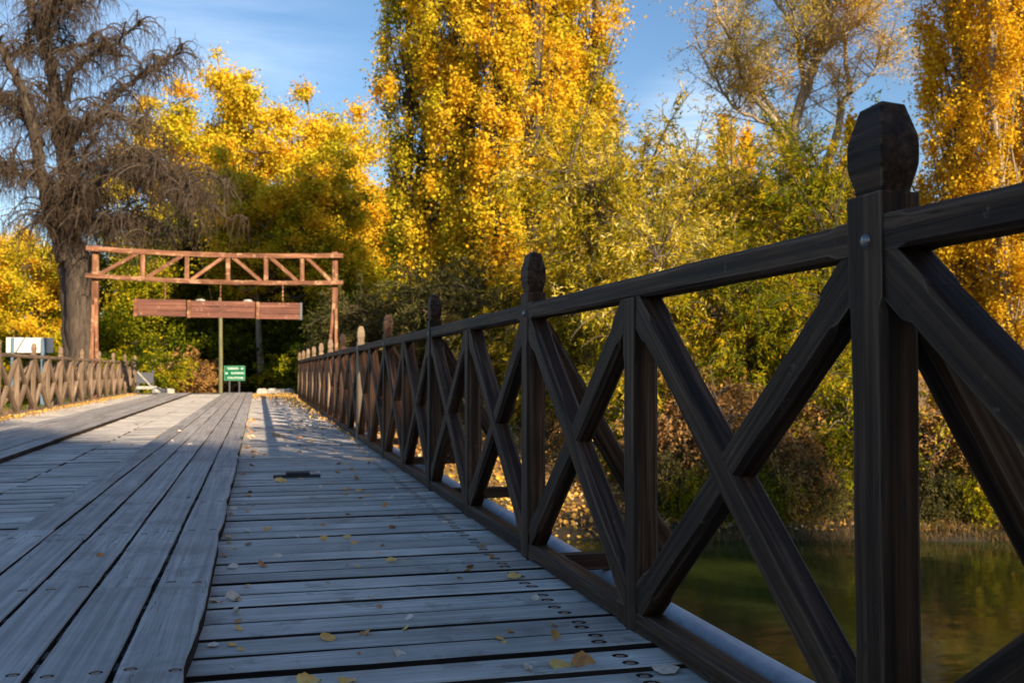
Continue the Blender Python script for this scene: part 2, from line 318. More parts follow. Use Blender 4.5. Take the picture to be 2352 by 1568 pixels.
RH = 1.05; RB = .985; BR = .061; PW = .107; LW = .080
def railing(name, label, x0, inward, t0, pitch, ks, mat, braces=True, pale=(), brightened=()):
    """x0: plane of the face towards the road; inward: +1 when the outside of the bridge is at +x"""
    root = empty(name, (x0, t0, 0), label, 'railing', 'timber railings along the two sides of the bridge')
    brightened = set(brightened); sx = inward; xc = sx * LW / 2; rnd = random.Random(7); side = (1, 0, 0)
    half = pitch / 2
    fin_me = None; post_me = None; mid_me = None; bolt_me = None
    for k in ks:
        y = k * pitch; m = mat
        pm = M['rail_pale'] if k in pale else (M['rail_old_lit'] if k in brightened else mat)  # same wood throughout; sunlight on the far posts is put into their colour
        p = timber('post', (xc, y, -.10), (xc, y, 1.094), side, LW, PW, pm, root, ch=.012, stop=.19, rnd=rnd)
        if k in pale: tag(p, 'pale post of bleached new timber')
        f = obj('finial', finial_bm(PW, LW), pm, p)
        # the post's local X points up, local Y across
        f.matrix_local = Matrix(((0, 0, 1, 1.194), (0, 1, 0, 0), (-1, 0, 0, 0), (0, 0, 0, 1)))
        f.scale = (1, 1, 1)
        if abs(y + t0) < 22:
            if bolt_me is None:
                b = obj('bolt', dome_bm(.0145, .009), M['steel'], p, smooth=True); bolt_me = b.data
            else: b = link('bolt', bolt_me, None, p)
            # bolt head on the road face, at rail height
            b.matrix_local = Matrix(((1, 0, 0, 1.108), (0, 0, -sx, -sx * (LW / 2 - .0005)), (0, 1, 0, -.005), (0, 0, 0, 1)))
        if k != ks[-1]:
            yn = y + half
            timber('middle_post', (xc, yn, -.10), (xc, yn, RB + .004), side, LW - .004, PW * .92, mat, root, ch=.011, stop=.17, rnd=rnd)
            a0, a1 = y + PW / 2, y + pitch - PW / 2
            timber('top_rail', (xc, a0 - .02, (RH + RB) / 2), (xc, a1 + .02, (RH + RB) / 2), side, LW - .005, RH - RB, mat, root, ch=.010, stop=.06, rnd=rnd)
            timber('bottom_rail', (xc, a0 - .02, BR / 2 + .001), (xc, yn - PW * .4, BR / 2 + .001), side, LW - .008, BR, mat, root, ch=.009, stop=.06, rnd=rnd)
            timber('bottom_rail', (xc, yn + PW * .4, BR / 2 + .001), (xc, a1 + .02, BR / 2 + .001), side, LW - .008, BR, mat, root, ch=.009, stop=.06, rnd=rnd)
            for h0, h1 in ((y + PW / 2, yn - PW * .46), (yn + PW * .46, y + pitch - PW / 2)):
                zz0, zz1 = BR + .03, RB - .03; e = .035
                d = Vector((0, h1 - h0, zz1 - zz0)).normalized() * e
                timber('brace_arm', Vector((xc, h0, zz0)) - d, Vector((xc, h1, zz1)) + d, side, LW - .010, .090, mat, root, ch=.013, stop=.13, rnd=rnd)
                d2 = Vector((0, h1 - h0, zz0 - zz1)).normalized() * e
                timber('brace_arm', Vector((xc, h0, zz1)) - d2, Vector((xc, h1, zz0)) + d2, side, LW - .015, .090, mat, root, ch=.013, stop=.13, rnd=rnd)
            if abs(y) < 8:
                for br in [c for c in root.children if c.name.startswith('bottom_rail')][-2:]:
                    b = link('bolt', bolt_me, None, br); b.matrix_local = Matrix(((1, 0, 0, .62), (0, 1, 0, .004), (0, 0, 1, BR / 2 - .0015), (0, 0, 0, 1)))
        if braces:
            timber('outrigger', (sx * (LW + .001), y + .005, -.032), (sx * (LW + .61), y + .005, -.032), (0, 1, 0), .078, .066, mat, root, ch=.008, stop=.05, rnd=rnd)
            timber('outer_brace', (sx * (LW - .012), y, .955), (sx * (LW + .565), y, -.005), (0, 1, 0), .078, .078, mat, root, ch=.012, stop=.10, rnd=rnd)
    return root
T0 = 1.605; PITCH_R = 2.41
right = railing('bridge_railing', 'dark timber railing of crossed braces and knobbed posts beside the grey cross planks', 1.077, 1, T0, PITCH_R, list(range(-1, 12)), M['rail'], pale=(4,), brightened=(6, 7, 8, 9, 10, 11))  # far posts and finials coloured paler to look sunlit
left = railing('bridge_railing', 'sunlit weathered brown timber railing of crossed braces beyond the far runner boards', -3.95, -1, 19.9 - 2.6 * 7, 2.6, list(range(0, 14)), M['rail_old_lit'])
# ------------------------------------------------------------------ bridge deck
bridge = empty('wooden_bridge', (-1.56, 15, 0), 'wooden bridge deck of weathered grey cross planks with raised runner boards', 'bridge')
bridge_inv = Matrix.Translation((1.56, -15, 0))
def plank_bm(L0, L1, wd, th, screws, rnd, jag=.003, step=.09, bm=None, org=(0, 0, 0), chip=None, holes=True):
    """plank from local x=L0..L1, width wd in y, top at z=0; real countersunk holes at the screws"""
    own = bm is None
    if own: bm = bmesh.new()
    O = Vector(org); n = max(3, int((L1 - L0) / step)); top = []
    def edge(y, rev):
        xs = [L0 + (L1 - L0) * k / n for k in range(n + 1)]
        if rev: xs = xs[::-1]
        wob = rnd.uniform(-.5, .5)
        r = []
        for x in xs:
            dy = rnd.gauss(0, jag * .35) + jag * math.sin(x * 3 + wob * 9)
            if chip and not rev: dy += chip(x)
            r.append((x, y + dy))
        return r
    pts = edge(-wd / 2, False) + edge(wd / 2, True)
    cx = (L0 + L1) / 2; bev = .004
    def ring(z, inset):
        r = []
        for x, y in pts:
            ix = x - math.copysign(inset, x - cx) if (abs(x - L0) < 1e-6 or abs(x - L1) < 1e-6) else x
            iy = y - math.copysign(inset, y)
            r.append(bm.verts.new(O + Vector((ix, iy, z))))
        return r
    rb = ring(-th, 0); rm_ = ring(-bev, 0); rt = ring(0, bev)
    m = len(pts)
    for a, b2 in ((rb, rm_), (rm_, rt)):
        for k in range(m): bm.faces.new((a[k], a[(k + 1) % m], b2[(k + 1) % m], b2[k]))
    if own:
        bm.faces.new(rb[::-1])
        loops = [rt]
        for sx_, sy_, r_ in (screws if holes else ()):
            ho = [bm.verts.new((sx_ + r_ * math.cos(t * math.pi / 8), sy_ + r_ * math.sin(t * math.pi / 8), 0)) for t in range(16)]
            hi = [bm.verts.new((v.co.x, v.co.y, -.002)) for v in ho]
            hb = [bm.verts.new((sx_ + r_ * .9 * math.cos(t * math.pi / 8), sy_ + r_ * .9 * math.sin(t * math.pi / 8), -.0042)) for t in range(16)]
            loops.append(ho)
            for a, b2 in ((ho, hi), (hi, hb)):
                for k in range(16): bm.faces.new((a[k], a[(k + 1) % 16], b2[(k + 1) % 16], b2[k]))
            bm.faces.new(hb)
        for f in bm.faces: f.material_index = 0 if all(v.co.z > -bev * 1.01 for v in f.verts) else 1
        flat = [v for lp in loops for v in lp]
        for tri in tessellate_polygon([[v.co for v in lp] for lp in loops]):
            vs_ = [flat[i_] for i_ in tri]
            if len(set(vs_)) == 3 and bm.faces.get(vs_) is None: bm.faces.new(vs_).material_index = 0
    else:
        bm.faces.new(rt)
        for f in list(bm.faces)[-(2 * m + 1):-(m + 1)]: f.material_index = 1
    return bm
scr_me = None
def screw(parent, x, y, r=.012, label=None):
    global scr_me
    if scr_me is None:
        bm = bmesh.new()
        prof = [(1, -.0041), (.98, -.0025), (.8, -.0010), (.45, -.0004), (.33, -.0022)]
        rings = [[bm.verts.new((p * math.cos(t * math.pi / 6), p * math.sin(t * math.pi / 6), z)) for t in range(12)] for p, z in prof]
        for a, b2 in zip(rings, rings[1:]):
            for k in range(12): bm.faces.new((a[k], a[(k + 1) % 12], b2[(k + 1) % 12], b2[k]))
        bm.faces.new(rings[-1])
        o = obj('screw', bm, M['screw'], parent, smooth=True); scr_me = o.data
    else: o = link('screw', scr_me, None, parent)
    o.location = (x, y, 0); o.scale = (r, r, 1); return o
rnd = random.Random(11)
def put(o, x, y, z=0, rz=0, rx=0):
    o.location = (x + 1.56, y - 15, z); o.rotation_euler = (rx, 0, rz)
nplanks = 0; rest = bmesh.new(); restscrew = bmesh.new()
def run_planks(xa, xb, sxs, near_lo, near_hi):
    global nplanks
    y = -8.0
    while y < 33.55:
        wd = rnd.choice((rnd.uniform(.13, .155), rnd.uniform(.155, .20))); gap = rnd.choice((.026, .036, .042, .050, .060))
        yc = y + wd / 2; x0 = xa + rnd.uniform(-.012, .012); x1 = xb + rnd.uniform(-.01, .008); z = rnd.uniform(-.005, .0015)
        if near_lo <= yc <= near_hi:
            cx = (x0 + x1) / 2
            scr = [(sx_ - cx + rnd.uniform(-.008, .008), s * wd * .24 + rnd.uniform(-.008, .008), .0235) for sx_ in sxs for s in (-1, 1)] if yc < 9 else []
            o = obj('deck_plank', plank_bm(x0 - cx, x1 - cx, wd, .048, scr, rnd), M['deck'], bridge, mat2=M['edge'])
            put(o, cx, yc, z, rnd.gauss(0, .0022)); nplanks += 1
            for a, b2, r_ in scr: screw(o, a, b2, .013)
        else:
            plank_bm(x0, x1, wd, .048, [], rnd, step=.5, bm=rest, org=(1.56, yc - 15, z))
        y += wd + gap
run_planks(-1.555, 1.125, [.955], 1.4, 14.5)
run_planks(-4.02, -1.565, [], 3.2, 12)
print('planks', nplanks)
o = obj('deck_plank', rest, M['deck'], bridge, mat2=M['edge']); tag(o, kind='stuff')
# runner boards lie on the cross planks in two strips
edges_r = [(-.150, -.328), (-.338, -.516), (-.525, -.705), (-.714, -.884), (-.892, -1.062)]
edges_l = [(a - 1.905, b2 - 1.905) for a, b2 in edges_r]
nail_rows = []
yy = 1.45
while yy < 33: nail_rows.append(yy); yy += rnd.uniform(1.0, 1.22)
for strip, er in enumerate((edges_r, edges_l)):
    for bi, (xa, xb) in enumerate(er):
        y = -6 + rnd.uniform(-2.5, 0)
        while y < 33.4:
            Lg = rnd.uniform(4.2, 6.2); y1 = min(y + Lg, 33.5)
            wd = xa - xb; xc = (xa + xb) / 2; yc = (y + y1) / 2
            scr = []
            if strip == 0 and y1 > 1.5:
                for ny in nail_rows:
                    if y + .1 < ny < y1 - .1 and ny < 10:
                        for s in (-1, 1): scr.append((ny - yc + rnd.uniform(-.03, .03), s * wd * .27 + rnd.uniform(-.008, .008), .017))
            ch = None
            if bi == 0 and strip == 0:
                bites = [(rnd.uniform(-3, 3), rnd.uniform(.1, .3), rnd.uniform(.006, .02)) for _ in range(5)]
                ch = lambda x, bites=bites: sum(dp * math.exp(-((x - c) / w_) ** 2 * 2) for c, w_, dp in bites)
            if y1 > -3:
                o = obj('runner_board', plank_bm(y - yc + .003, y1 - yc - .003, wd - rnd.uniform(.002, .008), .046, scr, rnd, jag=.002, chip=ch), M['runner'], bridge, mat2=M['edge'])
                o.location = (xc + 1.56, yc - 15, .0475 + rnd.uniform(-.001, .003)); o.rotation_euler = (rnd.gauss(0, .004), 0, math.pi / 2)
                if ch is not None: o.rotation_euler = (rnd.gauss(0, .003), 0, math.pi / 2)
                for a, b2, r_ in scr: screw(o, a, b2, .012)
            y = y1
bm = bmesh.new()   # grit trodden into the seams between the runner boards
rg = random.Random(3)
for er in (edges_r, edges_l):
    for (a_, b_), (c_, d_) in zip(er, er[1:]):
        y = -7.0
        while y < 33.2:
            l_ = rg.uniform(.02, .07) if y < 9 else .6
            if rg.random() < .8: box(bm, c_ - .004 + 1.56, b_ + .004 + 1.56, y - 15, y + l_ - 15, .001, rg.uniform(.022, .040))
            y += l_ + .002
o = obj('seam_grit', bm, plain('dark_grit', (.13, .115, .10), .95, 0, (.04, .035, .03), .8, 160), bridge); tag(o, kind='stuff')
bm = bmesh.new()
for x in (-3.7, -2.6, -1.56, -.5, .75): box(bm, x - .1 + 1.56, x + .1 + 1.56, -23, 18.4, -.40, -.055)
o = obj('girder', bm, M['rail_old_lit'], bridge)
bm = bmesh.new(); yb = -7.0
for yb in (4, 13):
    box(bm, -2.5, 2.6, yb - 15 - .18, yb - 15 + .18, -.72, -.405)
    for x in (-3.5, -1.56, .5): box(bm, x + 1.56 - .16, x + 1.56 + .16, yb - 15 - .155, yb - 15 + .155, -4.4, -.725)
obj('pier', bm, M['rail_old_lit'], bridge)
bm = bmesh.new(); box(bm, -2.9, 2.9, 18.52, 18.9, -1.6, -.06); obj('abutment', bm, M['stone'], bridge)
# pipe under the outriggers
def tube(pts, rad, n=8, cap=True):
    co, q = tubes([(np.array([list(p) for p in pts]), np.array(rad if hasattr(rad, '__len__') else [rad] * len(pts)))], n)
    return co, q
def tubes(polys, n=6):
    cs = []; qs = []; base = 0; ang = np.arange(n) / n * 2 * np.pi; ca, sa = np.cos(ang), np.sin(ang)
    for P, r in polys:
        m = len(P); T = np.gradient(P, axis=0); T /= np.linalg.norm(T, axis=1, keepdims=True) + 1e-9
        ref = np.array([0.31, .17, .93]) if abs(T[0, 2]) < .8 else np.array([.94, .3, .1])
        A = np.cross(T, ref); A /= np.linalg.norm(A, axis=1, keepdims=True) + 1e-9; B = np.cross(T, A)
        ring = P[:, None, :] + r[:, None, None] * (A[:, None, :] * ca[None, :, None] + B[:, None, :] * sa[None, :, None])
        cs.append(ring.reshape(-1, 3)); i = np.arange(m * n).reshape(m, n) + base
        j = np.roll(i, -1, axis=1); qs.append(np.stack([i[:-1], j[:-1], j[1:], i[1:]], -1).reshape(-1, 4)); base += m * n
    return np.concatenate(cs), np.concatenate(qs)
PP = [(1.455 + .004 * math.sin(y * 1.3), y, -.117) for y in np.arange(-8, 31.1, 1.0)]
co, q = tube(PP, .048, 16); pipe = link('water_pipe', quads_mesh('water_pipe', co, q, True), M['pipe'])
tag(pipe, 'blue grey painted pipe running outside the dark railing under its outriggers', 'pipe')

# ------------------------------------------------------------------ foliage engine
def leaves_mesh(name, C, size, aspect, tint, rs, axis=None, spread=1.0, droop=0.0, face=None):
    n = len(C); U = rs.normal(size=(n, 3))
    if axis is not None: U = axis + U * spread
    U[:, 2] -= droop; U /= np.linalg.norm(U, axis=1, keepdims=True) + 1e-9
    if face is not None:
        F = face + rs.normal(size=(n, 3)) * .62; F /= np.linalg.norm(F, axis=1, keepdims=True) + 1e-9
        U = np.cross(F, U); U /= np.linalg.norm(U, axis=1, keepdims=True) + 1e-9
    V = np.cross(U, F if face is not None else rs.normal(size=(n, 3))); V /= np.linalg.norm(V, axis=1, keepdims=True) + 1e-9
    W = np.cross(U, V)
    s = (size * rs.uniform(.65, 1.3, n))[:, None]; hw = s * aspect * .5; bend = s * rs.uniform(-.12, .12, n)[:, None]
    a = C - U * s * .5; b2 = C + V * hw + W * bend; c = C + U * s * .5; d = C - V * hw + W * bend
    co = np.stack([a, b2, c, d], 1).reshape(-1, 3); q = np.arange(4 * n).reshape(n, 4)
    return quads_mesh(name, co, q, tint=tint)
def bez(p0, p1, p2, n=7):
    t = np.linspace(0, 1, n)[:, None]; return (1 - t) ** 2 * p0 + 2 * t * (1 - t) * p1 + t * t * p2
def clump_leaves(rs, anchors, rad, per, vert=1.0, tbase=.5, tvar=.25, lvar=.12, shell=.55):
    """anchors (K,3), per-clump radius; returns positions and tints"""
    Cs = []; Ts = []; Fs = []
    for A, r in zip(anchors, rad):
        n = max(4, int(per * (r / np.mean(rad)) ** 2 * rs.uniform(.6, 1.4)))
        d = rs.normal(size=(n, 3)); d /= np.linalg.norm(d, axis=1, keepdims=True); rr = r * rs.uniform(0, 1, n) ** .45 * rs.uniform(.5, 1.3, n)
        # ragged lobes
        lob = 1 + .5 * np.sin(d[:, 0] * 5 + A[0] * 3) * np.sin(d[:, 1] * 5 + A[1] * 2 + d[:, 2] * 4)
        p = A + d * (rr * lob)[:, None] * np.array([1, 1, vert])
        t0 = tbase + rs.uniform(-tvar, tvar)
        Cs.append(p); Ts.append(t0 + rs.normal(0, lvar, n)); Fs.append(d + np.array([0, 0, .25]))
    return np.concatenate(Cs), np.concatenate(Ts), np.concatenate(Fs)
def broad(seed, H, env, n_limbs=16, trunk_r=.35, hb=.18, rise=.18, subs=6, clump=1.1, per=170, lsize=.22, tbase=.5, tvar=.28, fork=0, lvar=.13):
    """trunk and limbs (polys) and leaf positions for a broad-crowned tree, origin at its base"""
    rs = np.random.RandomState(seed); polys = []; anc = []
    k = np.linspace(0, 1, 10); tr = np.stack([np.cumsum(rs.normal(0, .012 * H, 10)) * k, np.cumsum(rs.normal(0, .012 * H, 10)) * k, k * H * .9], -1)
    rr = trunk_r * (1 - k * .9) * (1 + .5 * np.exp(-k * 25)); polys.append((tr, rr))
    tp = lambda f: np.array([np.interp(f, k, tr[:, i]) for i in range(3)])
    az = rs.uniform(0, 6.28)
    for i in range(n_limbs):
        f = hb + (.86 - hb) * (i + rs.uniform(0, .8)) / n_limbs; az += 2.4 + rs.uniform(-.5, .5)
        p0 = tp(f); R_ = env(min(1, f + rise)) * rs.uniform(.65, 1.05)
        e = p0 + np.array([math.cos(az) * R_, math.sin(az) * R_, H * rise * rs.uniform(.6, 1.2)])
        mid = (p0 + e) / 2 + np.array([0, 0, -.04 * H]) + rs.normal(0, .02 * H, 3)
        P = bez(p0, mid, e, 8); r0 = max(.04, trunk_r * (1 - f) * .5); polys.append((P, np.linspace(r0, .025, 8)))
        for s in range(subs):
            u = rs.uniform(.3, 1); j = int(u * 7); q0 = P[j]; ln = R_ * rs.uniform(.25, .5)
            dv = rs.normal(size=3); dv[2] = abs(dv[2]) * .6; dv /= np.linalg.norm(dv); q1 = q0 + dv * ln
            polys.append((bez(q0, (q0 + q1) / 2 + rs.normal(0, .1 * ln, 3), q1, 4), np.array([.045, .035, .025, .012]) * (1 + trunk_r)))
            anc.append(q1)
        anc.append(e)
    for s in range(6):
        p = tp(.9) + rs.normal(0, .05 * H, 3) * np.array([1, 1, .8]); anc.append(p)
    anc = np.array(anc); rad = clump * rs.uniform(.6, 1.25, len(anc))
    Cp, T, Fc = clump_leaves(rs, anc, rad, per, .75, tbase, tvar, lvar)
    T = T + .34 * (Cp[:, 2] / H - .62)   # lower leaves are still green
    me_l = leaves_mesh('crown', Cp, lsize, .8, T, rs, face=Fc)
    co, q = tubes(polys, 6); me_t = quads_mesh('trunk', co, q, True)
    return me_t, me_l
def poplar(seed, H, stems, R_, f0=.2, n_anc=150, clump=.42, vert=2.0, per=150, lsize=.15, trunk_r=.3, tbase=.5, tvar=.25, tilt=.16, side_tint=0):
    """upswept tree of one or more stems: stems = [(dx, dy, radius factor, height factor, tint shift)] offsets of each stem at mid height"""
    rs = np.random.RandomState(seed); polys = []; anc = []; rad = []; sh = []
    for dx, dy, rf, hf, ts in stems:
        k = np.linspace(0, 1, 12); s = 1 - np.exp(-k * 4.5)
        P = np.stack([dx * s + rs.normal(0, .006 * H, 12) * k, dy * s + rs.normal(0, .006 * H, 12) * k, k * H * hf], -1)
        polys.append((P, trunk_r * (.35 + .65 * rf) * (1 - .93 * k) * (1 + .5 * np.exp(-k * 25))))
        n = int(n_anc * rf * hf)
        for i in range(n):
            f = f0 + (1 - f0) * (i + rs.uniform(0, 1)) / n; g = (f - f0) / (1 - f0)
            Rl = R_ * rf * min(1, .45 + 1.6 * g) * (1 - max(0, g - .55) / .45 * .88)
            a = rs.uniform(0, 6.28); r_ = Rl * rs.uniform(.15, 1) ** .6
            pz = np.array([np.interp(f, k, P[:, j]) for j in range(3)]); A = pz + np.array([math.cos(a) * r_, math.sin(a) * r_, 0])
            fs = max(.03, f - tilt * rs.uniform(.5, 1)); q0 = np.array([np.interp(fs, k, P[:, j]) for j in range(3)])
            polys.append((bez(q0, np.array([A[0] * .75 + q0[0] * .25, A[1] * .75 + q0[1] * .25, (q0[2] * .55 + A[2] * .45)]), A, 5), np.linspace(.05 * (1 - g * .6), .012, 5)))
            anc.append(A); rad.append(clump * rs.uniform(.6, 1.35) * (1 - .35 * g)); sh.append(ts)
    anc = np.array(anc); rad = np.array(rad); Cs = []; Ts = []; Fs = []
    for A, r, s_ in zip(anc, rad, sh):
        c, t, f_ = clump_leaves(rs, A[None], np.array([r]), per * (r / clump) ** 1.6, vert, tbase + s_, tvar, .10); Cs.append(c); Ts.append(t + .25 * (A[2] / H - .45)); Fs.append(f_)
    me_l = leaves_mesh('crown', np.concatenate(Cs), lsize, .85, np.concatenate(Ts), rs, face=np.concatenate(Fs))
    co, q = tubes(polys, 6); return quads_mesh('trunk', co, q, True), me_l
def feathery(seed, H, R_, n_shoot=260, per=110, lsize=.13, aspect=.2, tbase=.5, tvar=.3, droop=.25, stem_r=.02, low=.0, spread=.55, core=6):
    """shrub of arching leafy shoots rising from several stems"""
    rs = np.random.RandomState(seed); polys = []; Cs = []; Ax = []; Ts = []
    cores = []
    for i in range(core):
        a = rs.uniform(0, 6.28); e = np.array([math.cos(a) * R_ * rs.uniform(.1, .6), math.sin(a) * R_ * rs.uniform(.1, .6), H * rs.uniform(.45, .8)])
        P = bez(np.array([rs.normal(0, .2), rs.normal(0, .2), 0]), np.array([e[0] * .3, e[1] * .3, e[2] * .6]), e, 8); cores.append(P); polys.append((P, np.linspace(.11, .03, 8)))
    for i in range(n_shoot):
        P = cores[rs.randint(core)]; j = rs.randint(1 if low else 2, 8); q0 = P[j]
        u = rs.normal(size=3); u[2] = u[2] * .7 + .25; u /= np.linalg.norm(u)
        e = q0 + u * np.array([R_, R_, H * .5]) * rs.uniform(.35, .75); e[2] = max(e[2], low + .1)
        m = (q0 + e) / 2 + np.array([0, 0, droop * H * rs.uniform(.1, .6)]); S = bez(q0, m, e, 7)
        polys.append((S, np.linspace(stem_r, .005, 7)))
        # side shoots that carry the leaves
        t0 = tbase + rs.uniform(-tvar, tvar); nb = 7
        for b_ in range(nb):
            f = rs.uniform(.3, 1); k = min(6, int(f * 6)); s0 = S[k]; d = (S[6] - S[3]); d = d / (np.linalg.norm(d) + 1e-6) + rs.normal(size=3) * .6; d[2] -= .15; d /= np.linalg.norm(d)
            ln = rs.uniform(.35, .8) * R_ * .28 + .15; s2 = s0 + d * ln; s2[2] -= ln * droop
            n = max(3, per // nb); tt = rs.uniform(0, 1, n)[:, None]; p = bez(s0, (s0 + s2) / 2 + np.array([0, 0, .08 * ln]), s2, 12)
            idx = (tt[:, 0] * 11).astype(int); c = p[idx] + rs.normal(0, .035 + .02 * ln, (n, 3))
            Cs.append(c); Ax.append(np.repeat(d[None], n, 0)); Ts.append(t0 + rs.normal(0, .14, n))
    C_ = np.concatenate(Cs); me_l = leaves_mesh('foliage', C_, lsize, aspect, np.concatenate(Ts), rs, np.concatenate(Ax), spread, droop)
    co, q = tubes(polys, 4); return quads_mesh('stem', co, q, True), me_l
def tree(name, me, loc, mt, ml, label, cat='tree', group=None, rz=0, s=1.0, part=('trunk', 'crown'), sz=None):
    r = empty(name, loc, label, cat, group, rz); r.scale = (s, s, sz or s)
    t = bpy.data.objects.new(part[0], me[0]); c = bpy.data.objects.new(part[1], me[1])
    for o, m in ((t, mt), (c, ml)):
        COL.objects.link(o); o.parent = r
        if not o.data.materials: o.data.materials.append(m)
        elif o.data.materials[0] != m: o.material_slots[0].link = 'OBJECT'; o.material_slots[0].material = m
    return r
def gpos(px, Z, dz=-.1):
    p = at(px, 850, Z); return (p.x, p.y, float(ground_z(p.x, p.y)) + dz)
# ---------- broad golden trees behind the gate
envb = lambda f: 4.6 * math.sin(max(.12, min(1, f)) * math.pi * .9 + .12) ** .6
bA = broad(21, 19.5, envb, 24, .36, .14, .17, 10, .92, 270, .155, .50, .22)
bB = broad(22, 17.5, lambda f: 4.9 * math.sin(max(.1, min(1, f)) * math.pi * .85 + .2) ** .6, 24, .34, .12, .17, 10, .92, 270, .155, .42, .26)
bC = broad(23, 14, lambda f: 4.2 * math.sin(max(.1, min(1, f)) * math.pi * .85 + .2) ** .6, 20, .3, .1, .17, 10, .95, 290, .15, .48, .28)
BT = 'trees beyond the far end of the bridge'
tree('golden_tree', bA, gpos(560, 60), M['bark_grey'], M['maple'], 'tallest golden broadleaf tree beyond the red gate, its bare trunk showing above the gate beam', 'tree', BT, 1.0, 1.13)
tree('golden_tree', bB, gpos(405, 58), M['bark_dark'], M['maple'], 'golden tree just right of the bare weeping tree, orange at its top', 'tree', BT, 2.2, 1.12)
tree('golden_tree', bB, gpos(715, 63), M['bark_grey'], M['maple'], 'golden tree above the right end of the red gate beam', 'tree', BT, 4.0, 1.20)
tree('golden_tree', bC, gpos(845, 60), M['bark_grey'], M['maple'], 'yellow tree with drooping lit boughs left of the big poplar', 'tree', BT, .4, 1.06)
tree('orange_tree', bC, gpos(915, 55), M['bark_dark'], M['poplar_o'], 'small orange yellow tree low against the left edge of the big poplar', 'tree', BT, 2.9, .98)
bD = broad(24, 15, lambda f: 3.4 * math.sin(max(.1, min(1, f)) * math.pi * .85 + .25) ** .5, 15, .24, .42, .16, 9, .95, 240, .155, .40, .3, lvar=.15)
tree('golden_tree', bD, gpos(604, 51), M['bark_pale'], M['maple'], 'tree with tall pale trunk rising right of the green road sign', 'tree', BT, 1.5, .95)
tree('golden_tree', bD, gpos(712, 49), M['bark_dark'], M['maple'], 'tree with dark bare trunk beside the right post of the red gate', 'tree', BT, 3.5, .9)
gA = broad(31, 9.5, lambda f: 3.6 * math.sin(max(.1, min(1, f)) * math.pi * .85 + .25) ** .5, 16, .25, .08, .15, 8, .95, 230, .15, .42, .34, lvar=.16)
gB = broad(32, 12.5, lambda f: 4.2 * math.sin(max(.1, min(1, f)) * math.pi * .85 + .25) ** .5, 18, .28, .08, .15, 8, 1.05, 230, .16, .44, .34, lvar=.16)
UT = 'dark green trees standing under and behind the golden ones'
ul = [(250, 66, 1, 'green tree behind the left post of the red gate'), (345, 52, 0, 'low dark green tree seen between the left gate post and the hanging board'), (450, 56, 1, 'dark green tree behind the wooden pole'),
      (560, 64, 1, 'dark green tree directly behind the green road sign'), (640, 54, 0, 'dark green tree just right of the green road sign'), (735, 56, 1, 'dark green tree behind the right post of the red gate'),
      (820, 50, 0, 'shaded green tree above the sunlit end of the dark railing'), (-60, 60, 1, 'green yellow tree at the far left edge of the picture'), (45, 64, 1, 'green yellow tree behind the white sign board'),
      (150, 70, 1, 'yellow green tree seen through the twigs of the bare weeping tree'), (930, 58, 1, 'dark green tree behind the olive shrubs left of the poplar trunk')]
for i, (px, Z, v, lb) in enumerate(ul):
    tree('green_tree', (gA, gB)[v], gpos(px, Z), M['bark_dark'], M['green'] if i not in (7, 8, 9) else M['maple'], lb, 'tree', UT, i * 1.7, 1.0 + .08 * math.sin(i * 5), sz=.95)
# ---------- the big poplars
pbig = poplar(41, 25, [(-.6, 0, .9, 1.0, 0), (1.6, .6, .75, .97, -.05), (-2.0, .5, .8, .95, .05), (3.1, -.2, .55, .88, -.04), (.4, -1.3, .7, .9, .03), (-1.0, -1.4, .5, .75, .12), (2.3, 1.2, .6, .94, .0)], 1.85, .19, 165, .64, 1.35, 440, .11, .42, .50, .20)
tree('poplar_tree', pbig, gpos(1185, 34), M['bark_dark'], M['poplar'], 'great many stemmed golden poplar filling the top centre of the picture', 'tree', 'poplars on the far bank')
pl = poplar(42, 23, [(0, 0, 1, 1, .05), (-.8, .4, .6, .92, -.18)], 1.95, .10, 210, .56, 1.6, 400, .11, .3, .48, .22)
tree('poplar_tree', pl, gpos(985, 35.5), M['bark_dark'], M['poplar'], 'darker green and orange poplar forming the left edge of the great poplar', 'tree', 'poplars on the far bank', 0, 1.0)
pr = poplar(43, 22, [(0, 0, 1, 1, 0), (1.1, .5, .55, .9, -.1), (-.9, -.4, .5, .8, .06)], 1.75, .04, 160, .52, 1.9, 440, .092, .26, .58, .2)
tree('poplar_tree', pr, gpos(2215, 25.5), M['bark_grey'], M['poplar_o'], 'orange poplar trailing to the water just right of the nearest knobbed post', 'tree', 'poplars on the far bank', .5, .9)
tree('poplar_tree', pr, gpos(2375, 24), M['bark_pale'], M['poplar_o'], 'brightest yellow poplar with pale stem at the right edge of the picture', 'tree', 'poplars on the far bank', 2.5, .8)
tree('poplar_tree', pl, gpos(2420, 30), M['bark_dark'], M['green'], 'dark green poplar in the top right corner behind the yellow ones', 'tree', 'poplars on the far bank', 2.0, 1.0)
tree('poplar_tree', pr, gpos(2560, 25), M['bark_grey'], M['poplar_o'], 'orange poplar mostly beyond the right edge of the picture', 'tree', 'poplars on the far bank', 4.4, .9)
ps = poplar(44, 13.0, [(0, 0, 1, 1, 0)], 1.0, .1, 90, .4, 2.2, 110, .17, .18, .6, .12)
for px, s, lb in ((1672, 1.04, 'small bright yellow poplar tip above the olive willows, left of the pair'), (1712, .99, 'small bright yellow poplar tip above the olive willows, right of the pair')):
    tree('young_poplar', ps, gpos(px, 48), M['bark_pale'], M['poplar_o'], lb, 'tree', 'small poplars beyond the willows', px * .1, s * 1.07)
tree('young_poplar', ps, gpos(1955, 34), M['bark_grey'], M['poplar_o'], 'yellow orange poplar behind the knob of the nearest post', 'tree', 'small poplars beyond the willows', 2.1, .78)
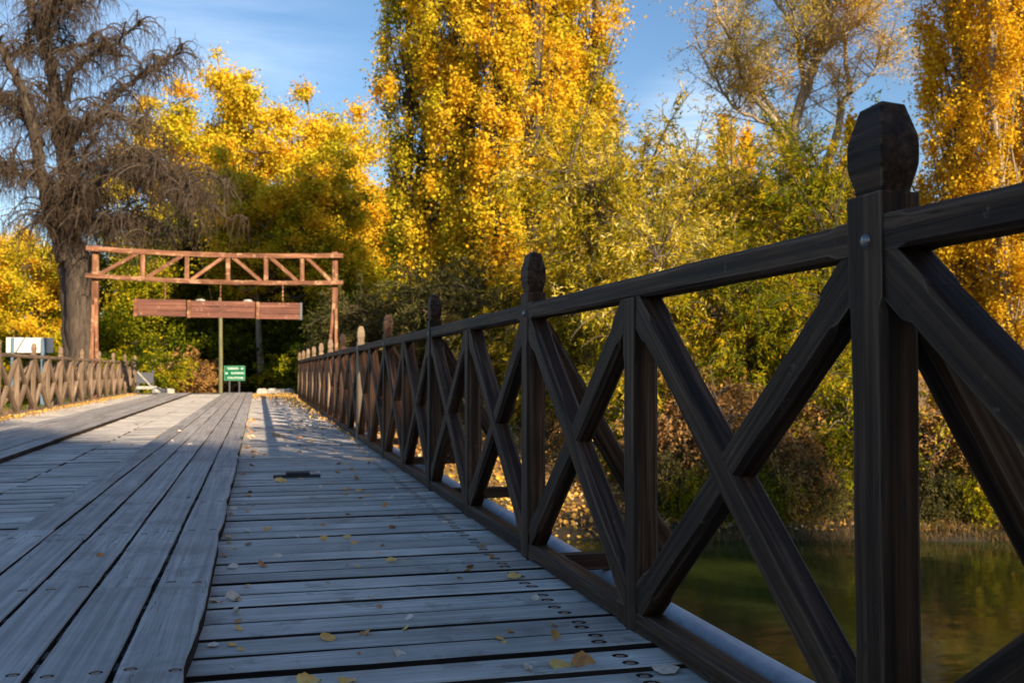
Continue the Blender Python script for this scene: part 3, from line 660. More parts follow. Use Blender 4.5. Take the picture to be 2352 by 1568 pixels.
tree('young_poplar', ps, gpos(905, 66), M['bark_pale'], M['poplar_o'], 'pale slender poplar tip in the sky gap left of the great poplar', 'tree', 'small poplars beyond the willows', 1.1, 1.16)
# ---------- willows on the far bank
wl1 = feathery(51, 8.2, 3.4, 420, 125, .15, .2, .52, .38)
wl2 = feathery(52, 7.0, 3.2, 400, 125, .145, .2, .56, .38)
WG = 'feathery willows on the far bank'
tree('willow_shrub', wl1, gpos(1400, 26.5), M['bark_grey'], M['willow'], 'olive willow with fine tips against the sky right of the great poplar', 'willow', WG, 0, 1.12, ('stem', 'foliage'))
tree('willow_shrub', wl2, gpos(1500, 23.5), M['bark_grey'], M['willow'], 'pale sunlit willow above the rail between the second and nearest knobbed posts', 'willow', WG, 1.2, .98, ('stem', 'foliage'))
tree('willow_shrub', wl1, gpos(1660, 27), M['bark_grey'], M['willow'], 'olive willow below the two small poplar tips', 'willow', WG, 2.4, 1.1, ('stem', 'foliage'))
tree('willow_shrub', wl1, gpos(1850, 26), M['bark_dark'], M['green'], 'green gold willow left of the nearest knobbed post', 'willow', WG, 3.6, 1.12, ('stem', 'foliage'))
tree('willow_shrub', wl2, gpos(1545, 28), M['bark_grey'], M['willow'], 'golden green willow behind the pale sunlit one', 'willow', WG, .7, 1.28, ('stem', 'foliage'))
tree('willow_shrub', wl2, gpos(1760, 22.5), M['bark_dark'], M['green'], 'lower olive willow overhanging the bank above the dry vines', 'willow', WG, 4.9, .88, ('stem', 'foliage'))
tree('willow_shrub', wl1, gpos(2010, 31), M['bark_dark'], M['poplar_o'], 'orange willow behind the nearest knobbed post', 'willow', WG, 5.5, 1.0, ('stem', 'foliage'))
ol = feathery(53, 5.2, 2.8, 330, 105, .16, .24, .5, .3)
OG = 'dull olive shrubs behind the middle of the railing'
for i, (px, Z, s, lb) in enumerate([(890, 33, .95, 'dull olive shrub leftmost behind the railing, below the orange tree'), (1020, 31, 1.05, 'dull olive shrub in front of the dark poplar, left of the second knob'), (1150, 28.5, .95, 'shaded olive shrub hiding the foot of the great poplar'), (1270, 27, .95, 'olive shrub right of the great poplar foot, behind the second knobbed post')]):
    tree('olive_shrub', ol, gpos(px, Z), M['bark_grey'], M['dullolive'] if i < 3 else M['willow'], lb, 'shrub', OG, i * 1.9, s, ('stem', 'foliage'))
# ---------- dry vines and low growth at the waterline
dv = feathery(54, 3.0, 2.3, 200, 70, .10, .5, .55, .3, droop=.5, spread=.9, low=.05)
DG = 'dry brown vines hanging over the far bank'
dl = [(1385, 24, .7, 'dry'), (1565, 21.2, .85, 'dry'), (1690, 20.6, .95, 'dry'), (1850, 20.9, .82, 'dry'), (1985, 20.6, 1.0, 'green'), (2180, 20.3, .85, 'dry'), (2310, 19.9, 1.0, 'willow'), (2480, 20.5, 1.1, 'dry'), (1490, 22.5, .9, 'green')]
dn = ['brown dry shrub nearest the leaf covered slope', 'mass of dry brown leaves left of the large brace crossing', 'mass of dry brown leaves behind the large brace crossing', 'mass of tan leaves left of the nearest post, over the water', 'green yellow shrub hidden behind the nearest post', 'tan shrub at the waterline right of the nearest post', 'yellow shrub drooping to the water right of the nearest post', 'dry shrub at the waterline by the right edge of the picture', 'olive shrub above the dry brown leaves']
for i, ((px, Z, s, m), lb) in enumerate(zip(dl, dn)):
    tree('dry_shrub' if m == 'dry' else 'bank_shrub', dv, gpos(px, Z), M['bark_grey'], M[m], lb, 'shrub', DG, i * 1.3, s, ('stem', 'foliage'))
for i, (px, Z, s, m, lb) in enumerate([(1610, 19.7, .42, 'green', 'small dark green tuft at the waterline under the dry leaves, left one'), (1735, 19.5, .5, 'green', 'dark green tuft at the waterline behind the large brace crossing'), (1880, 19.6, .45, 'dullolive', 'grey olive tuft at the waterline just left of the nearest post'), (1540, 20.2, .5, 'dullolive', 'grey olive tuft beside the leaf covered slope'), (2130, 19.5, .5, 'dullolive', 'grey olive tuft trailing in the water right of the nearest post'), (2250, 19.4, .55, 'green', 'green tuft trailing in the water by the right edge'), (1800, 19.9, .6, 'dry', 'low rusty tuft over the water between the brace crossing and the nearest post')]):
    tree('bank_tuft', dv, gpos(px, Z), M['bark_dark'], M[m], lb, 'shrub', 'low tufts along the waterline', i * 2.3, s, ('stem', 'foliage'))
gb = feathery(55, 2.6, 2.0, 180, 90, .13, .5, .45, .35, spread=.9, low=.05)
UG = 'low bushes beyond the end of the deck'
for i, (px, Z, s, m, lb) in enumerate([(430, 47, 1.25, 'dry', 'rusty brown bush beside the foot of the wooden pole'), (340, 42, 1.0, 'green', 'small yellow green bush at the far end of the left railing'), (385, 54, 1.4, 'green', 'dark bush behind the rusty brown one'),
    (600, 58, 1.5, 'green', 'dark bush right of the green road sign'), (690, 50, 1.3, 'green', 'dark bush touching the far end of the dark railing'), (250, 50, 1.5, 'green', 'bush seen through the far end of the left railing'), (60, 48, 1.5, 'green', 'bush below the white sign board'),
    (510, 63, 1.6, 'green', 'dark bush behind the wooden pole'), (790, 42, 1.3, 'green', 'bush behind the pale post of the dark railing'), (140, 54, 1.5, 'green', 'bush right of the weeping tree trunk'), (-40, 44, 1.4, 'green', 'bush at the left edge of the picture')]):
    tree('low_bush', gb, gpos(px, Z), M['bark_dark'], M[m], lb, 'bush', UG, i * 2.1, s, ('stem', 'foliage'))
# ---------- sparse willow with visible limbs, top right
def limb_tree(name, loc, lines, Z, seed, depth, mt, r0):
    pass
def traced(lines, Z, base, rs, dep):
    out = []
    for pts, ra, rb_, dz in lines:
        P = np.array([list(at(x, y, Z)) for x, y in pts]); k = np.linspace(0, 1, len(P))
        P += np.array(FW)[None] * (dz * k ** 1.2)[:, None] - np.array(base)
        # resample smoothly
        n = len(P) * 4; kk = np.linspace(0, 1, n); Q = np.stack([np.interp(kk, k, P[:, j]) for j in range(3)], -1)
        Q[1:-1] = (Q[:-2] + Q[1:-1] * 2 + Q[2:]) / 4; Q[1:-1] += rs.normal(0, .04, (n - 2, 3)); out.append((Q, np.linspace(ra, rb_, n)))
    return out
rs = np.random.RandomState(61)
base = gpos(1845, 36); Zs = 36
b0 = (1845, 850 + (CAMZ - base[2]) / Zs * 2287)
ln = [([b0, (1840, 600), (1830, 420), (1820, 330), (1850, 200), (1890, 120), (1900, 0), (1915, -150), (1910, -300)], .34, .03, 0),
      ([(1830, 420), (1800, 310), (1740, 245), (1690, 200), (1670, 130), (1620, 60), (1600, -20)], .17, .03, -2.5),
      ([(1825, 400), (1780, 290), (1700, 260), (1650, 220), (1610, 150)], .12, .015, -1),
      ([(1822, 330), (1770, 220), (1740, 130), (1700, 40), (1690, -80)], .12, .03, 2),
      ([(1850, 200), (1872, 140), (1850, 100), (1815, 90), (1790, 20)], .12, .03, -1.5),
      ([(1850, 200), (1840, 60), (1800, -40), (1780, -200)], .12, .03, 1.5),
      ([(1890, 120), (1960, 60), (2010, 20), (2040, -60)], .09, .02, 2),
      ([(1835, 500), (1925, 330), (1950, 240), (1975, 180), (1970, 60), (1990, -100)], .2, .03, 1.5),
      ([(1960, 210), (2030, 150), (2070, 110)], .07, .012, 1), ([(1890, 120), (1930, -40), (1980, -180)], .1, .02, -1)]
pol = traced(ln, Zs, base, rs, 0); Cs = []; main = list(pol)
for P, r_ in main:
    for k in range(int(len(P) * 1.5)):
        j = rs.randint(len(P) // 3, len(P)); q0 = P[j]; u = rs.normal(size=3); u[2] = abs(u[2]) + .2; u /= np.linalg.norm(u); e = q0 + u * rs.uniform(.8, 2.4)
        B = bez(q0, (q0 + e) / 2 + rs.normal(0, .2, 3), e, 6); pol.append((B, np.linspace(.028, .008, 6)))
        for s in range(5):
            q2 = B[rs.randint(2, 6)]; v = rs.normal(size=3) + u * .8; v /= np.linalg.norm(v); e2 = q2 + v * rs.uniform(.4, 1.1); B2 = bez(q2, (q2 + e2) / 2, e2 - np.array([0, 0, .15]), 4)
            pol.append((B2, np.linspace(.013, .006, 4))); Cs.append(B2[rs.randint(0, 4, 24)] + rs.normal(0, .13, (24, 3)))
Cs = np.concatenate(Cs); co, q = tubes(pol, 5)
tint = np.clip(.45 + .3 * np.sin(Cs[:, 0] * 1.1) * np.cos(Cs[:, 2] * .9) + rs.normal(0, .2, len(Cs)) + .04 * Cs[:, 0], 0, 1)
tree('sparse_willow', (quads_mesh('trunk', co, q, True), leaves_mesh('crown', Cs, .14, .25, tint, rs)), base, M['bark_pale'], M['bareleaf'], 'thinly leaved old willow with open grey limbs against the blue sky', 'tree')
# ---------- bare weeping tree on the left
rs = np.random.RandomState(62); Zs = 38; base = gpos(185, Zs); zf = lambda x, y: (x * .375, y * .375)
by = 850 + (CAMZ - base[2]) / Zs * 2287
ln = [([(190, by), (184, 780), (182, 640), (162, 560)], .54, .47, 0), ([(172, by), (163, 760), (148, 660), (140, 560)], .40, .40, .5),
      ([(158, 600), (150, 520), (150, 400), (128, 290), (118, 230), (105, 160), (82, 75), (45, 0), (30, -90), (20, -200)], .45, .08, .5),
      ([(145, 600), (120, 500), (100, 420), (85, 300), (60, 200), (30, 140), (0, 40), (-30, -60)], .32, .06, -1.5),
      ([(176, 520), (200, 440), (240, 425), (300, 400), (345, 380), (400, 420), (460, 450), (510, 500)], .17, .03, -3.5),
      ([(170, 560), (180, 480), (200, 430)], .24, .17, -.5),
      ([(150, 340), (160, 300), (185, 270), (240, 185), (290, 140), (345, 88)], .17, .03, 2),
      ([(146, 230), (158, 170), (210, 142), (280, 116), (340, 86)], .15, .03, -1.5), ([(155, 390), (230, 370), (300, 365), (350, 400), (430, 450), (505, 490)], .14, .03, 1.5),
      ([(110, 170), (90, 45), (100, 20), (150, -20), (190, -60)], .12, .03, 1), ([(75, 60), (110, 25), (140, 20), (200, 15), (205, 60)], .11, .03, -2),
      ([(150, 320), (200, 290), (260, 280), (330, 300), (390, 350)], .12, .02, -2.5), ([(140, 300), (100, 250), (70, 200)], .08, .03, 1), ([(100, 420), (40, 400), (-20, 430)], .12, .03, -2),
      ([(90, 330), (30, 260), (-40, 200)], .14, .03, 1), ([(70, 240), (20, 250), (-30, 300)], .10, .03, -2), ([(165, 540), (200, 520), (260, 510), (330, 530), (400, 560)], .10, .02, -2.5),
      ([(90, 120), (150, 90), (190, 70), (220, 100)], .08, .02, 2), ([(150, 430), (210, 330), (250, 220), (330, 190), (430, 130)], .10, .015, -1), ([(60, 60), (30, 100), (-20, 110)], .08, .02, 1)]
pol = traced(ln, Zs, base, rs, 0); tw = []
for P, r_ in list(pol[2:]):
    for k in range(int(len(P) * 2.2)):
        j = rs.randint(2, len(P)); q0 = P[j]; u = rs.normal(size=3); u[2] = abs(u[2]) * .6; u /= np.linalg.norm(u); hi_ = q0[2] > 9; Lh = rs.uniform(.6, 1.5 if hi_ else 2.6); e = q0 + u * Lh; e[2] -= Lh * .35
        B = bez(q0, q0 + u * Lh * .6 + np.array([0, 0, Lh * .35]), e, 8); pol.append((B, np.linspace(.04, .014, 8)))
        for s in range(5 if hi_ else 13):
            q2 = B[rs.randint(1, 8)]; v = rs.normal(size=3); v /= np.linalg.norm(v); l2 = rs.uniform(.4, 1.35); m2 = q2 + v * l2 * .45; e2 = q2 + v * l2 * .6; e2[2] -= l2 * rs.uniform(.2, 1.0)
            T_ = bez(q2, m2, e2, 6); tw.append((T_, np.linspace(.014, .006, 6)))
            for s2 in range(2):
                q3 = T_[rs.randint(1, 6)]; v = rs.normal(size=3) * .4; l3 = rs.uniform(.3, .9); e3 = q3 + v * l3; e3[2] -= l3 * .8; tw.append((bez(q3, q3 + v * l3 * .8, e3, 4), np.linspace(.009, .004, 4)))
print('twigs', len(tw))
co, q = tubes(pol, 7); co2, q2 = tubes(tw, 3)
tree('bare_weeping_tree', (quads_mesh('trunk', co, q, True), quads_mesh('twigs', co2, q2, True)), base, M['bark_weep'], M['twig'], 'big leafless tree with forked trunk and hanging brown twigs at the left', 'tree', None, 0, 1, ('trunk', 'twigs'))
# ---------- trees of the near bank, behind and right of the viewpoint (their shade lies over the near deck)
sh = [(14, -30, bA, 1.15), (20, -24, bB, 1.1), (7, -34, bB, 1.25), (27, -26, bA, 1.1), (34, -22, bB, 1.15), (12, -19, bC, 1.1), (1, -30, bC, 1.3), (30, -14, bC, 1.2), (-6, -36, bB, 1.1)]
for i, (x, y, m, s) in enumerate(sh):
    s *= 1.02 if x > 25 else 1.03
    tree('near_bank_tree', m, (x, y, float(ground_z(x, y)) - .1), M['bark_dark'], M['green'], 'leafy tree on the near bank behind the viewpoint', 'tree', 'trees of the near bank', i * 1.3, s)

# ------------------------------------------------------------------ gate across the bridge end
ZG = 28
gl = at(213, 850, ZG); gr = at(769, 850, ZG)
# gate stands square to the bridge
yg = (gl.y + gr.y) / 2
def gp(px, py):
    """point on the gate's plane y = yg seen at a bearing"""
    dx = (px - 1176) / 2287; d = FW + RT * dx; t = yg / d.y; return Vector((d.x * t, yg, CAMZ + (850 - py) / 2287 * t))
xl, xr = gp(217, 850).x, gp(768, 850).x
ztop = gp(213, 572).z; zb = gp(213, 634).z
gate = empty('bridge_gate', ((xl + xr) / 2, yg, 0), 'red brown timber portal with trussed beam spanning the far end of the bridge', 'gate')
cxg = (xl + xr) / 2
def gt(name, x0, z0, x1, z1, wy, hz, dy=0, mat=None, parent=gate, **kw):
    return timber(name, (x0 - cxg, dy, z0), (x1 - cxg, dy, z1), (0, 1, 0), wy, hz, mat or M['gate'], parent, ch=.01, stop=.05, jag=.003, **kw)
ztr = gp(768, 588).z; zbr = gp(768, 650).z
for x, zt in ((xl, ztop + .10), (xr, ztr + .12)):
    p = gt('post', x, float(ground_z(x, yg)) - .3, x, zt, .165, .165)
sag = lambda f, a, b2: a + (b2 - a) * f - .08 * math.sin(math.pi * f)
nseg = 8
for nm, a, b2, h in (('top_beam', ztop, ztr, .13), ('bottom_beam', zb, zbr, .12)):
    bm = bmesh.new(); rings = []
    for k in range(25):
        f = k / 24; x = (xl - .22) + (xr - xl + .44) * f - cxg; z = sag(f, a, b2); jr = random.Random(k).uniform(-.006, .006)
        rings.append([bm.verts.new((x, sy * .07 + (.105 if False else 0), z + sz * h / 2 + jr)) for sy, sz in ((-1, -1), (1, -1), (1, 1), (-1, 1))])
    for r0, r1 in zip(rings, rings[1:]):
        for k in range(4): bm.faces.new((r0[k], r0[(k + 1) % 4], r1[(k + 1) % 4], r1[k]))
    bm.faces.new(rings[0][::-1]); bm.faces.new(rings[-1])
    bmesh.ops.bevel(bm, geom=[e for e in bm.edges if abs(e.verts[0].co.x - e.verts[1].co.x) > .05], offset=.012, segments=1, affect='EDGES')
    for v in bm.verts: v.co.y -= .168
    obj(nm, bm, M['gate'], gate)
fr = [0, .19, .37, .54, .70, .855, 1.0]
X = lambda f: xl + (xr - xl) * f
zt_ = lambda f: sag(f, ztop, ztr) - .055; zb_ = lambda f: sag(f, zb, zbr) + .05
for f in fr[1:-1]: gt('strut', X(f), zb_(f), X(f), zt_(f), .09, .12, dy=-.165)
for i in range(6):
    a, b2 = fr[i], fr[i + 1]
    e = .02
    if i < 3: gt('diagonal', X(a + e), zb_(a + e), X(b2 - e), zt_(b2 - e), .075, .10, dy=-.166)
    else: gt('diagonal', X(a + e), zt_(a + e), X(b2 - e), zb_(b2 - e), .075, .10, dy=-.166)
for x, s in ((xl, 1), (xr, -1)):
    gt('leg_brace', x - s * .22 * (-1 if s < 0 else 1) * 0 + s * .03, zb - .6, x + s * .12 if s > 0 else x - .28, -.3, .05, .09, dy=-.13)
    gt('leg_brace', x - .02 * s, zb - .8, x - .07 * s, -.3, .05, .09, dy=-.20)
# hanging board, its own thing
bl, br_ = gp(307, 688), gp(688, 694); zl0, zl1 = gp(307, 688).z, gp(307, 727).z
hb = empty('hanging_board', ((bl.x + br_.x) / 2, yg - .30, (zl0 + zl1) / 2), 'long red brown timber board of three panels hung below the gate beam', 'sign board')
hcx, hcz = (bl.x + br_.x) / 2, (zl0 + zl1) / 2; hh = (zl0 - zl1)
cuts = [bl.x, bl.x + (br_.x - bl.x) * .312, bl.x + (br_.x - bl.x) * .725, br_.x]
for i in range(3):
    a, b2 = cuts[i] - hcx + .015, cuts[i + 1] - hcx - .015; bm = bmesh.new()
    for k in range(3): box(bm, a + .10, b2, -.025, .025, -hh / 2 + k * hh / 3 + .004, -hh / 2 + (k + 1) * hh / 3 - .002, .004)
    p = obj('panel', bm, M['board'], hb); p.location.z = -.02 * i
    bm = bmesh.new(); box(bm, a, a + .096, -.04, .04, -hh / 2 - .01, hh / 2 + .01, .005); e = obj('batten', bm, M['gate'], p)
bm = bmesh.new(); box(bm, cuts[3] - hcx - .01, cuts[3] - hcx + .05, -.035, .045, -hh / 2 - .05, hh / 2 - .03, .004); obj('end_batten', bm, M['greypost'], hb)
for px in (380, 506, 648):   # hanging chains
    q0 = gp(px, 648); bm = bmesh.new(); z0 = hh / 2 - .02; z1 = (sag((q0.x - xl) / (xr - xl), zb, zbr) - .05) - hcz; n = 9
    for k in range(n):
        za = z0 + (z1 - z0) * k / n; zc = za + (z1 - z0) / n * .62; m = (k % 2) * .012
        box(bm, q0.x - hcx - .006 - m, q0.x - hcx + .006 + m, -.006 - (.012 - m), .006 + (.012 - m), za - .012, zc + .025)
    for v in bm.verts: v.co.y += .06 * (v.co.z - z0) / (z1 - z0)
    obj('chain', bm, M['gate'], hb)
for i, px in enumerate((460, 568)):
    q0 = gp(px, 690); lp = empty('board_lamp', (q0.x, yg - .19, hcz + hh / 2 - .02), ('left' if i == 0 else 'right') + ' one of two white dome lamps standing on the hanging board', 'lamp', 'white dome lamps on the hanging board')
    o = obj('lamp_dome', dome_bm(.14, .06 + .012 * i, 16), M['stone'], lp, True)
    bm = bmesh.new(); box(bm, -.02, .02, -.02, .02, -.3, -.001); obj('lamp_stem', bm, M['greypost'], lp)
# ------------------------------------------------------------------ pole, signs, kerb stones
pz = gpos(507, 42); zt = at(507, 684, 42).z
co, q = tube([(0, 0, 0), (.0, 0, 2), (-.03, 0, 4), (-.06, 0, zt - pz[2])], [.085, .08, .075, .07], 10)
pe = link('wooden_pole', quads_mesh('wooden_pole', co, q, True), M['pole']); pe.location = pz; tag(pe, 'tall pale green wooden pole left of the green road sign', 'pole')
ZS = 43
def sign_text(txt, size, x, z, parent, name='lettering'):
    cu = bpy.data.curves.new(name, 'FONT'); cu.body = txt; cu.size = size; cu.align_x = 'LEFT'; cu.align_y = 'CENTER'; cu.extrude = .003; cu.offset = .004
    tmp = bpy.data.objects.new(name, cu); COL.objects.link(tmp); bpy.context.view_layer.update()
    me = bpy.data.meshes.new_from_object(tmp); bpy.data.objects.remove(tmp)
    o = link(name, me, M['stext'], parent); o.location = (x, -.026, z); o.rotation_euler = (R(90), 0, 0); return o
sg = gpos(539, ZS); s0 = at(539, 857, ZS)
sgn = empty('road_sign', (s0.x, s0.y, sg[2]), 'green direction sign with white lettering and arrows beside the wooden pole', 'road sign', None, -YAW * .9)
cz = s0.z - sg[2]; SW, SH = .90, .64
bm = bmesh.new(); box(bm, -SW / 2, SW / 2, -.012, .012, cz - SH / 2, cz + SH / 2, .003); pn = obj('sign_panel', bm, M['sgreen'], sgn)
bm = bmesh.new(); t = .018; x1, z0, z1 = SW / 2 - .012, cz - SH / 2 + .012, cz + SH / 2 - .012
box(bm, -x1, x1, -.017, -.0125, z0, z0 + t); box(bm, -x1, x1, -.017, -.0125, z1 - t, z1); box(bm, -x1, -x1 + t, -.017, -.0125, z0 + t + .001, z1 - t - .001); box(bm, x1 - t, x1, -.017, -.0125, z0 + t + .001, z1 - t - .001)
obj('border', bm, M['sborder'], pn)
sign_text('GAIMAN', .125, -.31, cz + .20, pn); sign_text('RAWSON', .125, -.14, cz - .0, pn); sign_text('DOLAVON', .115, -.30, cz - .20, pn)
for x, z, s in ((.32, cz + .20, 1), (-.33, cz, -1), (.32, cz - .20, 1)):
    bm = bmesh.new(); pts = [(-.045, .025), (0, .025), (0, .062), (.07, 0), (0, -.062), (0, -.025), (-.045, -.025)]
    vs = [bm.verts.new((x + s * a, -.0135, z + b2)) for a, b2 in pts]; f = bm.faces.new(vs); r_ = bmesh.ops.extrude_face_region(bm, geom=[f])
    for v in [v for v in r_['geom'] if isinstance(v, bmesh.types.BMVert)]: v.co.y -= .004
    obj('arrow', bm, M['stext'], pn)
for x in (-.22, .20):
    bm = bmesh.new(); box(bm, x - .025, x + .025, .0125, .06, 0, cz + SH / 2 - .05, .004); obj('sign_post', bm, M['greypost'], sgn)
# white board at the left, seen from behind
ZB = 40; wb = at(68, 792, ZB); wg = gpos(68, ZB)
ws = empty('white_sign_board', (wb.x, wb.y, wg[2]), 'white sign board on blue grey posts beyond the left railing', 'sign', None, -YAW + .25)
cz = wb.z - wg[2]; bm = bmesh.new(); box(bm, -.87, .87, .0, .03, cz - .31, cz + .29, .004); obj('sign_panel', bm, M['white'], ws)
for x, wd in ((-.62, .05), (.52, .09)):
    bm = bmesh.new(); box(bm, x - wd, x + wd, -.10, -.002, 0, cz + .28, .006); obj('sign_post', bm, M['bluepost'], ws)
timber('strut', (-.50, -.05, cz - .3), (-.18, -.05, cz + .28), (0, 1, 0), .04, .05, M['greypost'], ws, ch=.005, stop=.03)
# whitewashed stones by the deck end
def stone_bm(seed, L_, W_, H_):
    bm = bmesh.new(); bmesh.ops.create_icosphere(bm, subdivisions=3, radius=1); rr = random.Random(seed); ph = [rr.uniform(0, 6) for _ in range(4)]
    for v in bm.verts:
        c = v.co; k = 1 + .08 * math.sin(c.x * 4 + ph[0]) + .07 * math.sin(c.y * 5 + ph[1]) + .06 * math.sin(c.z * 5 + ph[2])
        s = lambda a: math.copysign(abs(a) ** .6, a)
        v.co = Vector((s(c.x) * L_ / 2 * k, s(c.y) * W_ / 2 * k, s(c.z) * H_ / 2 * k + H_ * .4))
    return bm
KG = 'whitewashed stones at the far end of the deck'
for i, (px, Z, L_, lb) in enumerate([(602, 34.2, .34, 'roundest whitewashed stone, at the left end of the row by the dark railing'), (625, 34.4, .40, 'second whitewashed stone from the left by the end of the dark railing'), (646, 34.7, .38, 'third whitewashed stone from the left by the end of the dark railing'), (664, 35.0, .36, 'whitewashed stone nearest the end of the dark railing'),
        (362, 34.4, .36, 'large white stone beyond the left railing end, beside the deck'), (386, 34.9, .42, 'flatter white stone right of the larger one past the left railing end')]):
    p = at(px, 850, Z); o = obj('kerb_stone', stone_bm(i, L_, .26, .27 - .012 * (i % 4)), M['stone'], None, True)
    o.location = (p.x, p.y, float(ground_z(p.x, p.y)) + .0); o.rotation_euler = (0, 0, .1 * i); tag(o, lb, 'stone', KG)
# low white barrier past the left railing
p = at(335, 850, 38); bz = float(ground_z(p.x, p.y)); bb = empty('low_barrier', (p.x, p.y, bz), 'low grey white barrier with a diagonal strut past the end of the left railing', 'barrier', None, -YAW)
bm = bmesh.new(); box(bm, -.35, .3, -.02, .02, .45, .85, .005); obj('panel', bm, M['greypost'], bb)
bm = bmesh.new(); box(bm, -.45, .45, -.05, -.022, .22, .34, .01); obj('lower_rail', bm, M['stone'], bb)
timber('strut', (-.3, -.035, .88), (.35, -.035, .2), (0, 1, 0), .025, .05, M['stone'], bb, ch=.004, stop=.02)
for x in (-.3, .25):
    bm = bmesh.new(); box(bm, x - .03, x + .03, .022, .08, 0, .95, .004); obj('post', bm, M['greypost'], bb)
# ------------------------------------------------------------------ fallen leaves
def leaf_bm(seed, kind):
    rr = random.Random(seed); n = 7; bm = bmesh.new(); rows = []
    curl = rr.uniform(.15, .5) * rr.choice((1, 1, -.3)); twist = rr.uniform(-.5, .5)
    for i in range(n + 1):
        f = i / n; wdt = {0: .62 * math.sin(math.pi * min(1, f * .86 + .1)) ** .8 * (1 - f * .35), 1: .5 * math.sin(math.pi * (f * .94 + .03)) ** .9, 2: .36 * math.sin(math.pi * (f * .94 + .03))}[kind]
        if i == n: wdt = .01
        row = []
        for j in range(5):
            s = (j - 2) / 2; ser = 1 + (.10 * math.sin(i * 2.6 + seed) if abs(s) == 1 else 0)
            x = f - .5; y = s * wdt * ser; z = curl * (s * s) * .35 * wdt * 2 + curl * .5 * (f - .5) ** 2 + twist * s * (f - .5) * .35 + rr.gauss(0, .012)
            row.append(bm.verts.new((x, y, z)))
        rows.append(row)
    for a, b2 in zip(rows, rows[1:]):
        for j in range(4): bm.faces.new((a[j], a[j + 1], b2[j + 1], b2[j]))
    # stalk
    st = [bm.verts.new((-.5 - k * .12, .02 * k + dy, .03 * k)) for k in range(4) for dy in (-.009, .009)]
    for k in range(3): bm.faces.new((st[2 * k], st[2 * k + 1], st[2 * k + 3], st[2 * k + 2]))
    zm = min(v.co.z for v in bm.verts)
    for v in bm.verts: v.co.z -= zm - .01
    return bm
def leaf_mat(name, a, b2):
    b = MB(name); tc = b.n('TexCoord'); oi = b.n('ObjectInfo'); sp = b.n('SeparateXYZ'); b.l(tc.outputs['Object'], sp.inputs[0])
    n = b.n('TexNoise', i_Scale=3.5, i_Detail=5.0, noise_dimensions='4D'); b.l(tc.outputs['Object'], n.inputs['Vector'])
    w_ = b.n('Math', operation='MULTIPLY'); w_.inputs[1].default_value = 50; b.l(oi.outputs['Random'], w_.inputs[0]); b.l(w_.outputs[0], n.inputs['W'])
    c = b.ramp(n.outputs[0], [(.38, a), (.62, b2)])
    # midrib and side veins
    ay = b.n('Math', operation='ABSOLUTE'); b.l(sp.outputs['Y'], ay.inputs[0])
    vx = b.n('Math', operation='MULTIPLY_ADD'); vx.inputs[1].default_value = -1.1; b.l(ay.outputs[0], vx.inputs[0]); b.l(sp.outputs['X'], vx.inputs[2])
    sn = b.n('Math', operation='SINE'); m7 = b.n('Math', operation='MULTIPLY'); m7.inputs[1].default_value = 42; b.l(vx.outputs[0], m7.inputs[0]); b.l(m7.outputs[0], sn.inputs[0])
    g1 = b.n('Math', operation='GREATER_THAN'); g1.inputs[1].default_value = .93; b.l(sn.outputs[0], g1.inputs[0])
    g2 = b.n('Math', operation='LESS_THAN'); g2.inputs[1].default_value = .014; b.l(ay.outputs[0], g2.inputs[0])
    mxn = b.n('Math', operation='MAXIMUM'); b.l(g1.outputs[0], mxn.inputs[0]); b.l(g2.outputs[0], mxn.inputs[1])
    vm = b.n('Math', operation='MULTIPLY'); vm.inputs[1].default_value = .35; b.l(mxn.outputs[0], vm.inputs[0])
    mm_ = b.n('MixRGB'); mm_.inputs[2].default_value = (.75, .6, .35, 1); b.l(vm.outputs[0], mm_.inputs[0]); b.l(c, mm_.inputs[1])
    b.l(mm_.outputs[0], b.p.inputs['Base Color']); b.p.inputs['Roughness'].default_value = .6; return b.m
LM = [leaf_mat('yellow_leaf', (.86, .42, .07), (.92, .58, .18)), leaf_mat('brown_leaf', (.42, .14, .03), (.66, .27, .06)), leaf_mat('pale_leaf', (.70, .48, .34), (.90, .72, .58)), leaf_mat('ochre_leaf', (.80, .34, .05), (.90, .48, .12))]
LMN = ['yellow', 'brown', 'pale buff', 'ochre']
lmesh = {}
def leaf(x, y, z, size, rz, kind, mi, seed, label=None, group=None, tilt=(0, 0)):
    key = (seed % 6, kind, mi)
    if key not in lmesh:
        bm = leaf_bm(seed % 6 * 7 + kind, kind); me = bpy.data.meshes.new('fallen_leaf'); bm.to_mesh(me); bm.free(); me.materials.append(LM[mi]); me.polygons.foreach_set('use_smooth', [True] * len(me.polygons)); lmesh[key] = me
    o = bpy.data.objects.new('fallen_leaf', lmesh[key]); COL.objects.link(o); o.location = (x, y, z); o.scale = (size, size, size); o.rotation_euler = (tilt[0], tilt[1], rz)
    tag(o, label, 'leaf', group); return o
def deckpt(px, py, top=0.0):
    Z = 2287 * (CAMZ - top) / (py - 850); p = at(px, py, Z); return p.x, p.y
FG = 'fallen leaves scattered on the near deck'
